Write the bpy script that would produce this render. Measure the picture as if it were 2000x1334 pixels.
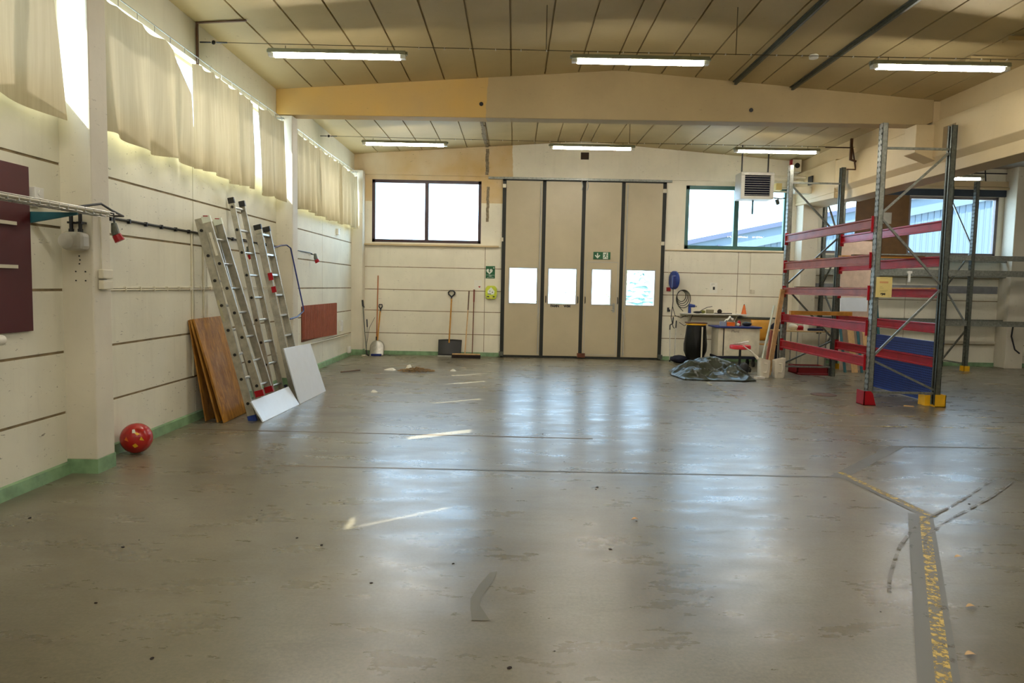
import bpy, math, random
from mathutils import Vector, Matrix, noise
random.seed(7)
S = bpy.context.scene
COL = S.collection
for o in list(bpy.data.objects): bpy.data.objects.remove(o)

# ---------------------------------------------------------------- camera, world, sun, exposure
PITCH = (4.0, 107.0); FPX = 1400.0; CAMH = 1.55
vy = Vector((PITCH[0]/FPX, PITCH[1]/FPX, 1)).normalized()
r_ = math.radians(1.15)
vx = Vector((math.cos(r_), -math.sin(r_), 0)); vx = (vx - vy*vx.dot(vy)).normalized()
vz = vy.cross(vx)
if vz.y < 0: vz = -vz
right = Vector((vx.x, vy.x, vz.x)); up = Vector((vx.y, vy.y, vz.y)); fwd = Vector((vx.z, vy.z, vz.z))
R3 = Matrix((right, up, -fwd)).transposed()
cam_d = bpy.data.cameras.new('camera'); cam = bpy.data.objects.new('camera', cam_d); COL.objects.link(cam)
cam_d.sensor_width = 36; cam_d.lens = FPX/2000*36; cam_d.clip_end = 300; cam_d.clip_start = 0.05
cam.matrix_world = Matrix.Translation((0, 0, CAMH)) @ R3.to_4x4()
S.camera = cam
S.view_settings.view_transform = 'Standard'; S.view_settings.look = 'None'
S.view_settings.gamma = 1; S.view_settings.use_curve_mapping = False
S.view_settings.exposure = 0.58

def lin(c):
    return tuple(((v/255)/12.92 if v/255 <= .04045 else (((v/255)+.055)/1.055)**2.4) for v in c) + (1.0,)

w = bpy.data.worlds.new('sky'); S.world = w; w.use_nodes = True
bg = w.node_tree.nodes['Background']; bg.inputs[0].default_value = (0.50, 0.74, 1.0, 1); bg.inputs[1].default_value = 6.6

sun_d = bpy.data.lights.new('sun', 'SUN'); sun_d.energy = 15.0; sun_d.angle = math.radians(0.5); sun_d.color = (1, .96, .88)
sun = bpy.data.objects.new('sun', sun_d); COL.objects.link(sun)
SUND = Vector((0.81, 0.59, -0.972)).normalized()
sun.rotation_euler = SUND.to_track_quat('-Z', 'Y').to_euler(); sun.location = (-20, -15, 25)

LAMP = 62.0      # emission strength of the tubes

# ---------------------------------------------------------------- mesh helpers
class MB:
    def __init__(s): s.v = []; s.f = []
    def add(s, vs, fs):
        n = len(s.v); s.v += [Vector(a) for a in vs]; s.f += [tuple(n+i for i in f) for f in fs]; return s
    def box(s, x0, y0, z0, x1, y1, z1):
        x0, x1 = min(x0, x1), max(x0, x1); y0, y1 = min(y0, y1), max(y0, y1); z0, z1 = min(z0, z1), max(z0, z1)
        return s.add([(x0,y0,z0),(x1,y0,z0),(x1,y1,z0),(x0,y1,z0),(x0,y0,z1),(x1,y0,z1),(x1,y1,z1),(x0,y1,z1)],
              [(0,3,2,1),(4,5,6,7),(0,1,5,4),(1,2,6,5),(2,3,7,6),(3,0,4,7)])
    def ob(s, c, a, b, d):      # oriented box: centre and three half-axis vectors
        c, a, b, d = map(Vector, (c, a, b, d))
        vs = [c+i*a+j*b+k*d for k in (-1,1) for j in (-1,1) for i in (-1,1)]
        return s.add(vs, [(0,2,3,1),(4,5,7,6),(0,1,5,4),(1,3,7,5),(3,2,6,7),(2,0,4,6)])
    def bar(s, p, q, wd, ht, upv=(0,0,1)):
        p, q = Vector(p), Vector(q); d = q-p; u = Vector(upv)
        side = d.cross(u)
        if side.length < 1e-6: side = d.cross(Vector((1,0,0)))
        side.normalize(); u2 = side.cross(d).normalized()
        return s.ob((p+q)/2, d/2, side*wd/2, u2*ht/2)
    def tube(s, pts, r, n=8, cap=True):
        pts = [Vector(p) for p in pts]; rs = r if isinstance(r, (list, tuple)) else [r]*len(pts)
        rings = []; prev = None
        for i, p in enumerate(pts):
            t = (pts[min(i+1, len(pts)-1)] - pts[max(i-1, 0)]).normalized()
            if prev is None:
                a = Vector((0,0,1)) if abs(t.z) < .9 else Vector((1,0,0))
                u = t.cross(a).normalized()
            else:
                u = (prev - t*prev.dot(t)).normalized()
            prev = u; v = t.cross(u)
            rings.append([p + (u*math.cos(2*math.pi*k/n) + v*math.sin(2*math.pi*k/n))*rs[i] for k in range(n)])
        vs = [q for r2 in rings for q in r2]; fs = []
        for i in range(len(rings)-1):
            for k in range(n):
                fs.append((i*n+k, i*n+(k+1)%n, (i+1)*n+(k+1)%n, (i+1)*n+k))
        if cap: fs.append(tuple(range(n-1, -1, -1))); fs.append(tuple((len(rings)-1)*n+k for k in range(n)))
        return s.add(vs, fs)
    def cyl(s, p, q, r, r2=None, n=16): return s.tube([p, q], [r, r if r2 is None else r2], n)
    def lathe(s, prof, c, n=24, ax='z'):
        vs = []; fs = []; c = Vector(c)
        for (r, z) in prof:
            for k in range(n):
                a = 2*math.pi*k/n
                if ax == 'z': vs.append(c+Vector((r*math.cos(a), r*math.sin(a), z)))
                elif ax == 'x': vs.append(c+Vector((z, r*math.cos(a), r*math.sin(a))))
                else: vs.append(c+Vector((r*math.cos(a), z, r*math.sin(a))))
        m = len(prof)
        for i in range(m-1):
            for k in range(n): fs.append((i*n+k, i*n+(k+1)%n, (i+1)*n+(k+1)%n, (i+1)*n+k))
        fs.append(tuple(range(n-1, -1, -1))); fs.append(tuple((m-1)*n+k for k in range(n)))
        return s.add(vs, fs)
    def prism(s, poly, ax, a, b):   # poly in the plane perpendicular to ax
        def P(u, v, t): return {'x': (t, u, v), 'y': (u, t, v), 'z': (u, v, t)}[ax]
        n = len(poly)
        return s.add([P(u, v, a) for u, v in poly]+[P(u, v, b) for u, v in poly],
              [tuple(range(n-1, -1, -1)), tuple(range(n, 2*n))]+[(i, (i+1)%n, n+(i+1)%n, n+i) for i in range(n)])
    def sweep(s, poly, p, q, uax, vax):  # profile (u,v) extruded from p to q
        p, q, uax, vax = map(Vector, (p, q, uax, vax)); n = len(poly)
        return s.add([p+uax*u+vax*v for u, v in poly]+[q+uax*u+vax*v for u, v in poly],
              [tuple(range(n-1, -1, -1)), tuple(range(n, 2*n))]+[(i, (i+1)%n, n+(i+1)%n, n+i) for i in range(n)])
    def grid(s, fn, nu, nv):
        vs = [fn(i/nu, j/nv) for j in range(nv+1) for i in range(nu+1)]
        return s.add(vs, [(j*(nu+1)+i, j*(nu+1)+i+1, (j+1)*(nu+1)+i+1, (j+1)*(nu+1)+i) for j in range(nv) for i in range(nu)])
    def build(s, name, m, parent=None, smooth=False, bevel=0, solid=0, loc=None):
        me = bpy.data.meshes.new(name)
        if parent is not None: off = Vector(parent['_w'])
        elif loc is not None: off = Vector(loc)
        else:
            xs = [v.x for v in s.v]; ys = [v.y for v in s.v]; zs = [v.z for v in s.v]
            off = Vector(((min(xs)+max(xs))/2, (min(ys)+max(ys))/2, min(zs)))
        me.from_pydata([tuple(v-off) for v in s.v], [], s.f)
        import bmesh
        bm = bmesh.new(); bm.from_mesh(me); bmesh.ops.recalc_face_normals(bm, faces=bm.faces); bm.to_mesh(me); bm.free()
        o = bpy.data.objects.new(name, me); COL.objects.link(o)
        if parent is None: o.location = off
        else: o.parent = parent
        o['_w'] = tuple(off)
        for mm in (m if isinstance(m, (list, tuple)) else [m]): me.materials.append(mm)
        if smooth:
            for p in me.polygons: p.use_smooth = True
        if solid:
            md = o.modifiers.new('solid', 'SOLIDIFY'); md.thickness = solid; md.offset = 0
        if bevel:
            md = o.modifiers.new('bevel', 'BEVEL'); md.width = bevel; md.segments = 2; md.limit_method = 'ANGLE'
        if smooth and bevel == 0 and hasattr(me, 'set_sharp_from_angle'): me.set_sharp_from_angle(angle=math.radians(45))
        return o

def thing(name, label, cat, loc=(0,0,0), group=None):
    o = bpy.data.objects.new(name, None); COL.objects.link(o); o.location = loc; o['_w'] = tuple(loc)
    o.empty_display_size = .1
    o['label'] = label; o['category'] = cat
    if group: o['group'] = group
    return o
def tag(o, label, cat, group=None, kind=None):
    o['label'] = label; o['category'] = cat
    if group: o['group'] = group
    if kind: o['kind'] = kind
    return o
def struct(o): o['kind'] = 'structure'; return o
def sempty(name, loc=(0,0,0)):
    o = bpy.data.objects.new(name, None); COL.objects.link(o); o.location = loc; o['_w'] = tuple(loc); o['kind'] = 'structure'; return o
def text(name, body, size, m, parent, origin, xax, yax, align='CENTER', ext=0.0006, bold=0.0):
    cu = bpy.data.curves.new(name, 'FONT'); cu.body = body; cu.size = size; cu.align_x = align; cu.align_y = 'CENTER'; cu.extrude = ext; cu.offset = bold
    t = bpy.data.objects.new(name+'_tmp', cu); COL.objects.link(t)
    dg = bpy.context.evaluated_depsgraph_get(); me = bpy.data.meshes.new_from_object(t.evaluated_get(dg)); bpy.data.objects.remove(t)
    xax, yax = Vector(xax), Vector(yax); zax = xax.cross(yax); off = Vector(parent['_w'])
    for v in me.vertices: v.co = Vector(origin) + xax*v.co.x + yax*v.co.y + zax*v.co.z - off
    me.materials.clear(); me.materials.append(m)
    o = bpy.data.objects.new(name, me); COL.objects.link(o); o.parent = parent; o['_w'] = tuple(off); return o

# ---------------------------------------------------------------- materials
MT = {}
def nt(name):
    m = bpy.data.materials.new(name); m.use_nodes = True; t = m.node_tree
    return m, t, t.nodes['Principled BSDF'], t.nodes['Material Output']
def N(t, typ, **k):
    n = t.nodes.new(typ)
    for a, b in k.items():
        if a in n.inputs.keys() if isinstance(a, str) and a[0].isupper() else False: n.inputs[a].default_value = b
        else: setattr(n, a, b)
    return n
def pos(t, scale=(1,1,1), rot=(0,0,0)):
    g = t.nodes.new('ShaderNodeNewGeometry'); mp = t.nodes.new('ShaderNodeMapping')
    mp.inputs['Scale'].default_value = scale; mp.inputs['Rotation'].default_value = rot
    t.links.new(g.outputs['Position'], mp.inputs['Vector']); return mp.outputs[0]
def noi(t, vec, scale, detail=4, rough=.55, dist=0):
    n = t.nodes.new('ShaderNodeTexNoise'); n.inputs['Scale'].default_value = scale; n.inputs['Detail'].default_value = detail
    n.inputs['Roughness'].default_value = rough; n.inputs['Distortion'].default_value = dist
    t.links.new(vec, n.inputs['Vector']); return n.outputs['Fac']
def ramp(t, fac, a, b, ca=(0,0,0,1), cb=(1,1,1,1)):
    n = t.nodes.new('ShaderNodeValToRGB'); n.color_ramp.elements[0].position = a; n.color_ramp.elements[1].position = b
    n.color_ramp.elements[0].color = ca; n.color_ramp.elements[1].color = cb
    t.links.new(fac, n.inputs[0]); return n.outputs[0]
def mix(t, fac, a, b, mode='MIX'):
    n = t.nodes.new('ShaderNodeMix'); n.data_type = 'RGBA'; n.blend_type = mode
    for inp, v in ((n.inputs[0], fac), (n.inputs[6], a), (n.inputs[7], b)):
        if hasattr(v, 'links') or isinstance(v, bpy.types.NodeSocket): t.links.new(v, inp)
        else: inp.default_value = v
    return n.outputs[2]
def math_(t, op, a, b=0.0):
    n = t.nodes.new('ShaderNodeMath'); n.operation = op
    for i, v in enumerate((a, b)):
        if isinstance(v, bpy.types.NodeSocket): t.links.new(v, n.inputs[i])
        else: n.inputs[i].default_value = v
    return n.outputs[0]
def bump(t, bs, h, strength=.3, dist=.01):
    n = t.nodes.new('ShaderNodeBump'); n.inputs['Strength'].default_value = strength; n.inputs['Distance'].default_value = dist
    t.links.new(h, n.inputs['Height']); t.links.new(n.outputs[0], bs.inputs['Normal'])
def plain(name, c, rough=.5, metal=0, var=.12, vs=8, spec=.5, coat=0):
    if name in MT: return MT[name]
    m, t, b, o = nt(name); c = lin(c)
    n = noi(t, pos(t), vs, 3); d = tuple(x*(1-var) for x in c[:3])+(1,); l = tuple(min(1, x*(1+var)) for x in c[:3])+(1,)
    t.links.new(ramp(t, n, .3, .7, d, l), b.inputs['Base Color'])
    b.inputs['Roughness'].default_value = rough; b.inputs['Metallic'].default_value = metal
    b.inputs['Specular IOR Level'].default_value = spec; b.inputs['Coat Weight'].default_value = coat
    MT[name] = m; return m

def wallmat(name, c, scuff=1.0, ochre=None, streak=(1,1,1), rough=.62):
    """painted concrete: cream paint, faint mottling, small dark scuffs; ochre = (axis test x<edge, z>edge) older yellow paint"""
    m, t, b, o = nt(name); p = pos(t); base = lin(c)
    col = ramp(t, noi(t, p, 1.3, 5), .25, .75, tuple(x*.88 for x in base[:3])+(1,), tuple(min(1, x*1.07) for x in base[:3])+(1,))
    if ochre:
        xe, ze, oc = ochre
        sp = t.nodes.new('ShaderNodeSeparateXYZ'); t.links.new(p, sp.inputs[0])
        wob = math_(t, 'MULTIPLY', noi(t, p, 3, 3), .12)
        mx = math_(t, 'LESS_THAN', sp.outputs[0], math_(t, 'ADD', wob, xe-.06)); mz = math_(t, 'GREATER_THAN', sp.outputs[2], ze)
        mk = math_(t, 'MULTIPLY', mx, mz)
        sx = math_(t, 'MULTIPLY', ramp(t, noi(t, p, .9, 3), .25, .7), .75)
        col = mix(t, math_(t, 'MULTIPLY', mk, math_(t, 'ADD', sx, .25)), col, lin(oc))
    # scuffs: thin short marks
    sc = ramp(t, noi(t, pos(t, (3, 3, 9)), 5, 3, .7, .6), .66, .69)
    den = ramp(t, noi(t, p, .9, 2), .40, .58)
    f = math_(t, 'MULTIPLY', math_(t, 'MULTIPLY', sc, den), .75*scuff)
    col = mix(t, f, col, lin((84, 72, 52)))
    st = ramp(t, noi(t, pos(t, (5, 5, .5)), 2.2, 4), .55, .8)
    col = mix(t, math_(t, 'MULTIPLY', st, .10*scuff), col, lin((120, 108, 78)))
    t.links.new(col, b.inputs['Base Color']); b.inputs['Roughness'].default_value = rough
    bump(t, b, noi(t, p, 14, 5), .25, .006)
    return m
WALL = wallmat('cream_wall_paint', (230, 226, 206))
WALLB = wallmat('cream_back_wall_paint', (234, 227, 206), .8, (-.08, 3.35, (206, 172, 112)))
BEAMM = wallmat('cream_beam_paint', (184, 162, 118), .35, (-.45, 3.0, (214, 172, 88)))
RBEAM = wallmat('cream_long_beam_paint', (206, 184, 142), .3)
FASC = wallmat('cream_fascia_paint', (204, 188, 150), .4)
ANNEX = wallmat('annex_wall_paint', (200, 190, 170), .5)
ANNEXC = wallmat('annex_concrete_ceiling', (150, 138, 122), .5)
CEIL = wallmat('cream_ceiling_paint', (188, 168, 122), .3)
COLM = wallmat('column_paint', (220, 212, 192), .6)
DOORP = wallmat('door_panel_enamel', (190, 176, 146), .12, rough=.4)
GREEN = plain('green_skirting_paint', (126, 158, 118), .5, var=.25)
DGREEN = plain('green_window_frame_paint', (66, 112, 106), .45)
DBROWN = plain('dark_brown_window_frame', (58, 36, 40), .45)
DARK = plain('dark_rubber_seal', (30, 32, 26), .6)
BLACK = plain('black_plastic', (22, 22, 24), .4)
WHITEP = plain('white_plastic', (226, 224, 216), .4, var=.04)
GREYP = plain('grey_plastic', (176, 172, 160), .45, var=.06)
ALU = plain('brushed_aluminium', (190, 188, 180), .38, .85, var=.12, vs=20)
ALUD = plain('dull_aluminium', (176, 172, 158), .42, .45, var=.2, vs=14)
GALV = plain('galvanised_steel', (140, 142, 134), .42, .65, var=.25, vs=30)
GALVD = plain('dark_galvanised_steel', (98, 102, 94), .45, .6, var=.25, vs=30)
STEEL = plain('steel', (165, 165, 160), .3, .9)
CABLE = plain('black_cable', (26, 26, 28), .5)
WIRE = plain('steel_wire', (96, 86, 66), .5, .3)
RED = plain('red_enamel', (158, 10, 24), .42, var=.18, vs=5, spec=.35)
SALMON = plain('salmon_red_enamel', (152, 76, 58), .45, var=.22, vs=4, spec=.4)  # paler salmon red for the upper aisle-side beams
ORANGE = plain('orange_plastic', (226, 108, 30), .4)
YEL = plain('yellow_enamel', (226, 172, 24), .45)
PINE = plain('pine_wood', (206, 168, 116), .55, var=.16, vs=12)
AMBER = plain('amber_lumber', (196, 138, 52), .5, var=.2, vs=10)
BROWNB = plain('brown_hardboard', (104, 72, 36), .6, var=.15)
BLUE = plain('blue_enamel', (26, 56, 132), .4)
NAVY = plain('navy_fabric', (20, 24, 44), .8)
DBLUE = plain('dark_blue_plastic', (24, 40, 110), .4)
TEAL = plain('teal_paint', (42, 96, 106), .5)
MAROON = plain('maroon_board', (78, 10, 10), .55, var=.15, vs=2)
RADM = plain('terracotta_radiator', (158, 84, 62), .5)
BOARDW = plain('white_laminate', (232, 240, 250), .25, var=.02)
PAPER = plain('paper', (232, 228, 214), .7, var=.03)
PAPERY = plain('yellow_paper', (222, 200, 128), .6, var=.05)
SIGNG = plain('sign_green', (10, 92, 50), .4, var=.05)
SIGNW = plain('sign_white', (226, 232, 218), .5, var=.03)
LIME = plain('lime_plastic', (196, 208, 60), .4)
RUST = plain('rusty_steel', (112, 62, 40), .7, var=.3)
BROWNS = plain('brown_iron', (92, 62, 42), .6, var=.3)
BRISTLE = plain('dark_bristles', (34, 22, 18), .9)
CHAIRW = plain('beech_ply', (218, 160, 62), .35, var=.08)
CREAMC = plain('cream_cabinet', (216, 208, 184), .45, var=.06)
TABLET = plain('table_laminate', (188, 160, 112), .4)
FOAM = plain('styrofoam', (228, 224, 214), .8, var=.04)
JUG = plain('translucent_white_plastic', (226, 216, 196), .35, var=.06)
GREYW = plain('grey_band_shade', (142, 142, 144), .6)  # flat grey standing for the shade of the band under the annex windows
STRAW = plain('straw_bits', (150, 122, 80), .8, var=.5, vs=60)

def mk_wood():
    m, t, b, o = nt('worn_varnished_plywood'); p = pos(t, (4, 4, .7))
    n = noi(t, p, 4, 8, .65, 1.2)
    c = ramp(t, n, .3, .68, lin((120, 72, 20)), lin((198, 142, 56)))
    w2 = ramp(t, noi(t, pos(t, (6, 6, 1.2)), 3, 6, .7), .58, .72)
    c = mix(t, math_(t, 'MULTIPLY', w2, .45), c, lin((196, 164, 118)))
    t.links.new(c, b.inputs['Base Color']); b.inputs['Roughness'].default_value = .4; bump(t, b, n, .2, .003); return m
PLY = mk_wood()

def mk_glass():
    m = bpy.data.materials.new('window_glass'); m.use_nodes = True; t = m.node_tree; t.nodes.clear()
    o = t.nodes.new('ShaderNodeOutputMaterial'); mx = t.nodes.new('ShaderNodeMixShader'); tr = t.nodes.new('ShaderNodeBsdfTransparent')
    gl = t.nodes.new('ShaderNodeBsdfGlossy'); fr = t.nodes.new('ShaderNodeLayerWeight'); gl.inputs['Roughness'].default_value = .02
    tr.inputs[0].default_value = (.95, .97, .97, 1); fr.inputs[0].default_value = .5
    t.links.new(math_(t, 'ADD', math_(t, 'MULTIPLY', math_(t, 'POWER', fr.outputs['Facing'], 5.0), .5), .012), mx.inputs[0]); t.links.new(tr.outputs[0], mx.inputs[1]); t.links.new(gl.outputs[0], mx.inputs[2]); t.links.new(mx.outputs[0], o.inputs[0])
    return m
GLASS = mk_glass()

def mk_curtain():
    m = bpy.data.materials.new('cream_curtain_cloth'); m.use_nodes = True; t = m.node_tree; t.nodes.clear()
    o = t.nodes.new('ShaderNodeOutputMaterial'); ad = t.nodes.new('ShaderNodeMixShader'); df = t.nodes.new('ShaderNodeBsdfDiffuse'); tl = t.nodes.new('ShaderNodeBsdfTranslucent')
    c = ramp(t, noi(t, pos(t, (8, 8, .4)), 3, 3), .3, .7, lin((184, 172, 138)), lin((200, 190, 156)))
    t.links.new(c, df.inputs[0]); tl.inputs[0].default_value = lin((212, 194, 164))
    ad.inputs[0].default_value = .07
    t.links.new(df.outputs[0], ad.inputs[1]); t.links.new(tl.outputs[0], ad.inputs[2]); t.links.new(ad.outputs[0], o.inputs[0])
    return m
CURT = mk_curtain()

def mk_tube():
    m = bpy.data.materials.new('lit_fluorescent_tube'); m.use_nodes = True; t = m.node_tree; t.nodes.clear()
    o = t.nodes.new('ShaderNodeOutputMaterial'); e = t.nodes.new('ShaderNodeEmission'); e.inputs[0].default_value = (1, .95, .84, 1); e.inputs[1].default_value = LAMP
    t.links.new(e.outputs[0], o.inputs[0]); return m
TUBE = mk_tube()

def mk_floor():
    m, t, b, o = nt('polished_worn_concrete'); p = pos(t)
    big = noi(t, p, .55, 5, .6, .3)
    c = ramp(t, big, .36, .64, lin((92, 85, 66)), lin((128, 122, 104)))
    warm = ramp(t, noi(t, p, .35, 3), .4, .7)
    c = mix(t, math_(t, 'MULTIPLY', warm, .4), c, lin((122, 113, 86)))
    fine = ramp(t, noi(t, p, 55, 3, .7), .35, .65, (.82, .82, .82, 1), (1.1, 1.1, 1.1, 1)); c = mix(t, 1.0, c, fine, 'MULTIPLY')
    # sideways dragged marks and stains
    st = ramp(t, noi(t, pos(t, (1.0, 3.2, 1)), 2.6, 6, .74, .6), .55, .80); c = mix(t, math_(t, 'MULTIPLY', st, .8), c, lin((84, 74, 56)))
    st2 = ramp(t, noi(t, pos(t, (1.6, 6, 1)), 5.5, 5, .75, .8), .60, .80); c = mix(t, math_(t, 'MULTIPLY', st2, .45), c, lin((84, 76, 60)))
    lt = ramp(t, noi(t, pos(t, (.7, 2.2, 1), (0, 0, .25)), 1.9, 6, .7, .5), .60, .78); c = mix(t, math_(t, 'MULTIPLY', lt, .3), c, lin((146, 142, 126)))
    # oily patch by the left wall near the small debris heap
    g = t.nodes.new('ShaderNodeNewGeometry'); ds = t.nodes.new('ShaderNodeVectorMath'); ds.operation = 'SUBTRACT'; ds.inputs[1].default_value = (-1.9, 11.6, 0)
    t.links.new(g.outputs['Position'], ds.inputs[0]); sc = t.nodes.new('ShaderNodeVectorMath'); sc.operation = 'MULTIPLY'; sc.inputs[1].default_value = (.85, .42, 0)
    t.links.new(ds.outputs[0], sc.inputs[0]); ln = t.nodes.new('ShaderNodeVectorMath'); ln.operation = 'LENGTH'; t.links.new(sc.outputs[0], ln.inputs[0])
    near = ramp(t, ln.outputs['Value'], .25, 1.0, (1,1,1,1), (0,0,0,1))
    oil = ramp(t, noi(t, pos(t, (1, 1.6, 1)), 2.4, 5, .65, .5), .46, .60)
    c = mix(t, math_(t, 'MULTIPLY', math_(t, 'MULTIPLY', near, oil), .62), c, lin((84, 76, 62)))
    t.links.new(c, b.inputs['Base Color'])
    rr = t.nodes.new('ShaderNodeMapRange'); rr.inputs['To Min'].default_value = .23; rr.inputs['To Max'].default_value = .38; rr.inputs['From Min'].default_value = .3; rr.inputs['From Max'].default_value = .7
    t.links.new(noi(t, pos(t, (1, 2.4, 1)), 1.7, 6, .65), rr.inputs[0]); t.links.new(rr.outputs[0], b.inputs['Roughness'])
    b.inputs['Specular IOR Level'].default_value = .75
    h = math_(t, 'ADD', noi(t, pos(t, (.8, 2.2, 1)), 1.3, 3, .5), math_(t, 'MULTIPLY', noi(t, p, 30, 3), .06))
    bump(t, b, h, .25, .02)
    return m
FLOORM = mk_floor()

def mk_worn(name, c, wear=.5, scale=9):
    m = bpy.data.materials.new(name); m.use_nodes = True; t = m.node_tree; b = t.nodes['Principled BSDF']; o = t.nodes['Material Output']
    b.inputs['Base Color'].default_value = lin(c); b.inputs['Roughness'].default_value = .45
    tr = t.nodes.new('ShaderNodeBsdfTransparent'); mx = t.nodes.new('ShaderNodeMixShader')
    f = ramp(t, noi(t, pos(t), scale, 5, .7), wear-.06, wear+.06)
    t.links.new(f, mx.inputs[0]); t.links.new(b.outputs[0], mx.inputs[1]); t.links.new(tr.outputs[0], mx.inputs[2]); t.links.new(mx.outputs[0], o.inputs[0]); return m
YLINE = mk_worn('worn_yellow_floor_paint', (206, 176, 84), .49, 24)
YLINE2 = mk_worn('nearly_worn_off_yellow_paint', (186, 166, 104), .46, 7)
GLINE = mk_worn('worn_grey_tape_residue', (100, 98, 90), .66, 5)
BLINE = mk_worn('brown_worn_line', (112, 94, 66), .6, 8)
TYRE = mk_worn('faint_tyre_mark', (112, 108, 98), .52, 6)
STAIN = mk_worn('dark_floor_stain', (92, 84, 58), .72, 3)

def mk_tarp():
    m, t, b, o = nt('green_tarpaulin'); n = noi(t, pos(t), 5, 4)
    t.links.new(ramp(t, n, .3, .7, lin((30, 34, 20)), lin((56, 62, 42))), b.inputs['Base Color']); b.inputs['Roughness'].default_value = .36
    b.inputs['Specular IOR Level'].default_value = .45; bump(t, b, noi(t, pos(t), 14, 3), .25, .015); return m
TARP = mk_tarp()
def mk_bag():
    m, t, b, o = nt('black_bin_bag'); b.inputs['Base Color'].default_value = lin((9, 10, 9)); b.inputs['Roughness'].default_value = .38; b.inputs['Specular IOR Level'].default_value = .3
    bump(t, b, noi(t, pos(t, (1, 1, .5)), 9, 4), .8, .02); return m
BAG = mk_bag()
CORR = plain('pale_blue_cladding', (74, 88, 98), .6, var=.03)  # tone lowered so that the facade's shade sits in the colour
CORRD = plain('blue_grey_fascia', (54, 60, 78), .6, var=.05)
ASPH = plain('bright_asphalt', (180, 178, 172), .9, var=.06, vs=.5)

# ---------------------------------------------------------------- dimensions of the hall
WL, WB, CZ = -3.52, 15.8, 4.345     # left wall face, back wall face, ceiling height at the left wall
XR = 6.06; YR = -6.2                 # long beam face, rear wall
PEAKX, PEAKZ = 1.45, 4.705
def cz(x): return PEAKZ - .0726*abs(x-PEAKX)

# floor
b = MB(); b.box(-3.9, YR-.2, -.2, 13.6, 16.1, 0); floor = struct(b.build('floor', FLOORM))
# outdoor ground
b = MB(); b.box(-60, -40, -.35, 60, 90, -.21); tag(b.build('ground', ASPH), 'pale sunlit yard surface outside the hall windows', 'ground')['kind'] = 'structure'

# walls as stacked concrete panels with open joints
COURS = [0, .49, .97, 1.455, 1.935, 2.42, 2.98]
def panels_x(b, y0, y1, z0, z1, x=WL, th=.18):        # left wall panel
    b.add([], [])
    e = .010
    b.box(x-th, y0, z0, x-.03, y1, z1)
    b.box(x-.035, y0+.006, z0+e, x, y1-.006, z1-e)
def panels_y(b, x0, x1, z0, z1, y=WB, th=.18):
    e = .008
    b.box(x0, y+.03, z0, x1, y+th, z1)
    b.box(x0+.006, y, z0+e, x1-.006, y+.035, z1-e)
PY = [5.6, 10.66, 15.55]; PBAY = [-4.52, .54, 5.6, 10.66, 15.55]
bl = MB()
ycuts = [YR, -4.5, .55, 5.72, 7.9, 10.78, 13.2, WB+.1]
JOINT = plain('dirty_panel_joint', (140, 122, 90), .8, var=.35, vs=6)
for i in range(len(COURS)-1):
    for j in range(len(ycuts)-1): panels_x(bl, ycuts[j], ycuts[j+1], COURS[i], COURS[i+1])
WT = 3.93
bl.box(WL-.18, YR, WT, WL, WB+.1, CZ+.1)   # fascia above windows
for y in PBAY: bl.box(WL-.18, y-.02, 2.98, WL, y+.28, WT)
bl.box(WL-.18, YR, 2.98, WL, YR+.8, WT); bl.box(WL-.18, WB-.05, 2.98, WL, WB+.15, WT)
wlo = struct(bl.build('wall_left', WALL))
jb = MB()
for z in COURS[1:-1]: jb.box(WL-.03, YR, z-.0105, WL-.008, WB, z+.0105)
for y in (7.9, 13.2): jb.box(WL-.03, y-.006, .1, WL-.008, y+.006, 2.98)
jb.build('joint_filler', JOINT, wlo)
# back wall
bb = MB()
DX0, DX1, DZ = -.26, 3.26, 3.87      # gate opening
W1 = (-3.13, -.75, 2.47, 3.82); W2 = (3.70, 5.93, 2.45, 3.82); W3 = (6.72, 10.5, 2.42, 3.69)
BC = [0, .478, .975, 1.437, 1.93, 2.40]
for i in range(5):
    for (x0, x1) in ((-3.7, -.645), (-.645, DX0), (DX1, 4.9), (4.9, 6.1), (6.1, 8.6), (8.6, 10.9), (10.9, 13.5)): panels_y(bb, x0, x1, BC[i], BC[i+1])
def wallrect(x0, x1, z0, z1): bb.box(x0, WB, z0, x1, WB+.18, z1)
wallrect(-3.7, W1[0], 2.4, 5); wallrect(W1[0], W1[1], 2.4, W1[2]); wallrect(W1[0], W1[1], W1[3], 5); wallrect(W1[1], DX0, 2.4, 5)
wallrect(DX0, DX1, DZ, 5); wallrect(DX1, W2[0], 2.4, 5); wallrect(W2[0], W2[1], 2.4, W2[2]); wallrect(W2[0], W2[1], W2[3], 5)
wallrect(W2[1], W3[0], 2.4, 5); wallrect(W3[0], W3[1], 2.4, W3[2]); wallrect(W3[0], W3[1], W3[3], 5); wallrect(W3[1], 13.5, 2.4, 5)
# fascia band (precast edge beam) slightly proud above the windows
bb.box(-3.3, WB-.05, 3.92, 6.1, WB, 4.7)
wbo = struct(bb.build('wall_back', WALLB))
jb = MB()
for z in BC[1:5]:
    jb.box(-3.6, WB+.006, z-.0085, DX0, WB+.028, z+.0085); jb.box(DX1, WB+.006, z-.0085, 13.4, WB+.028, z+.0085)
for x in (-.645, 4.9, 6.1, 8.6): jb.box(x-.006, WB+.006, .1, x+.006, WB+.028, 2.4)
jb.build('joint_filler', JOINT, wbo)
b = MB(); b.box(-3.7, YR-.2, 0, 13.5, YR, 5); struct(b.build('wall_rear', WALL))
b = MB(); b.box(13.5, YR, 0, 13.7, 16, 5); struct(b.build('wall_right', ANNEX))
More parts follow.
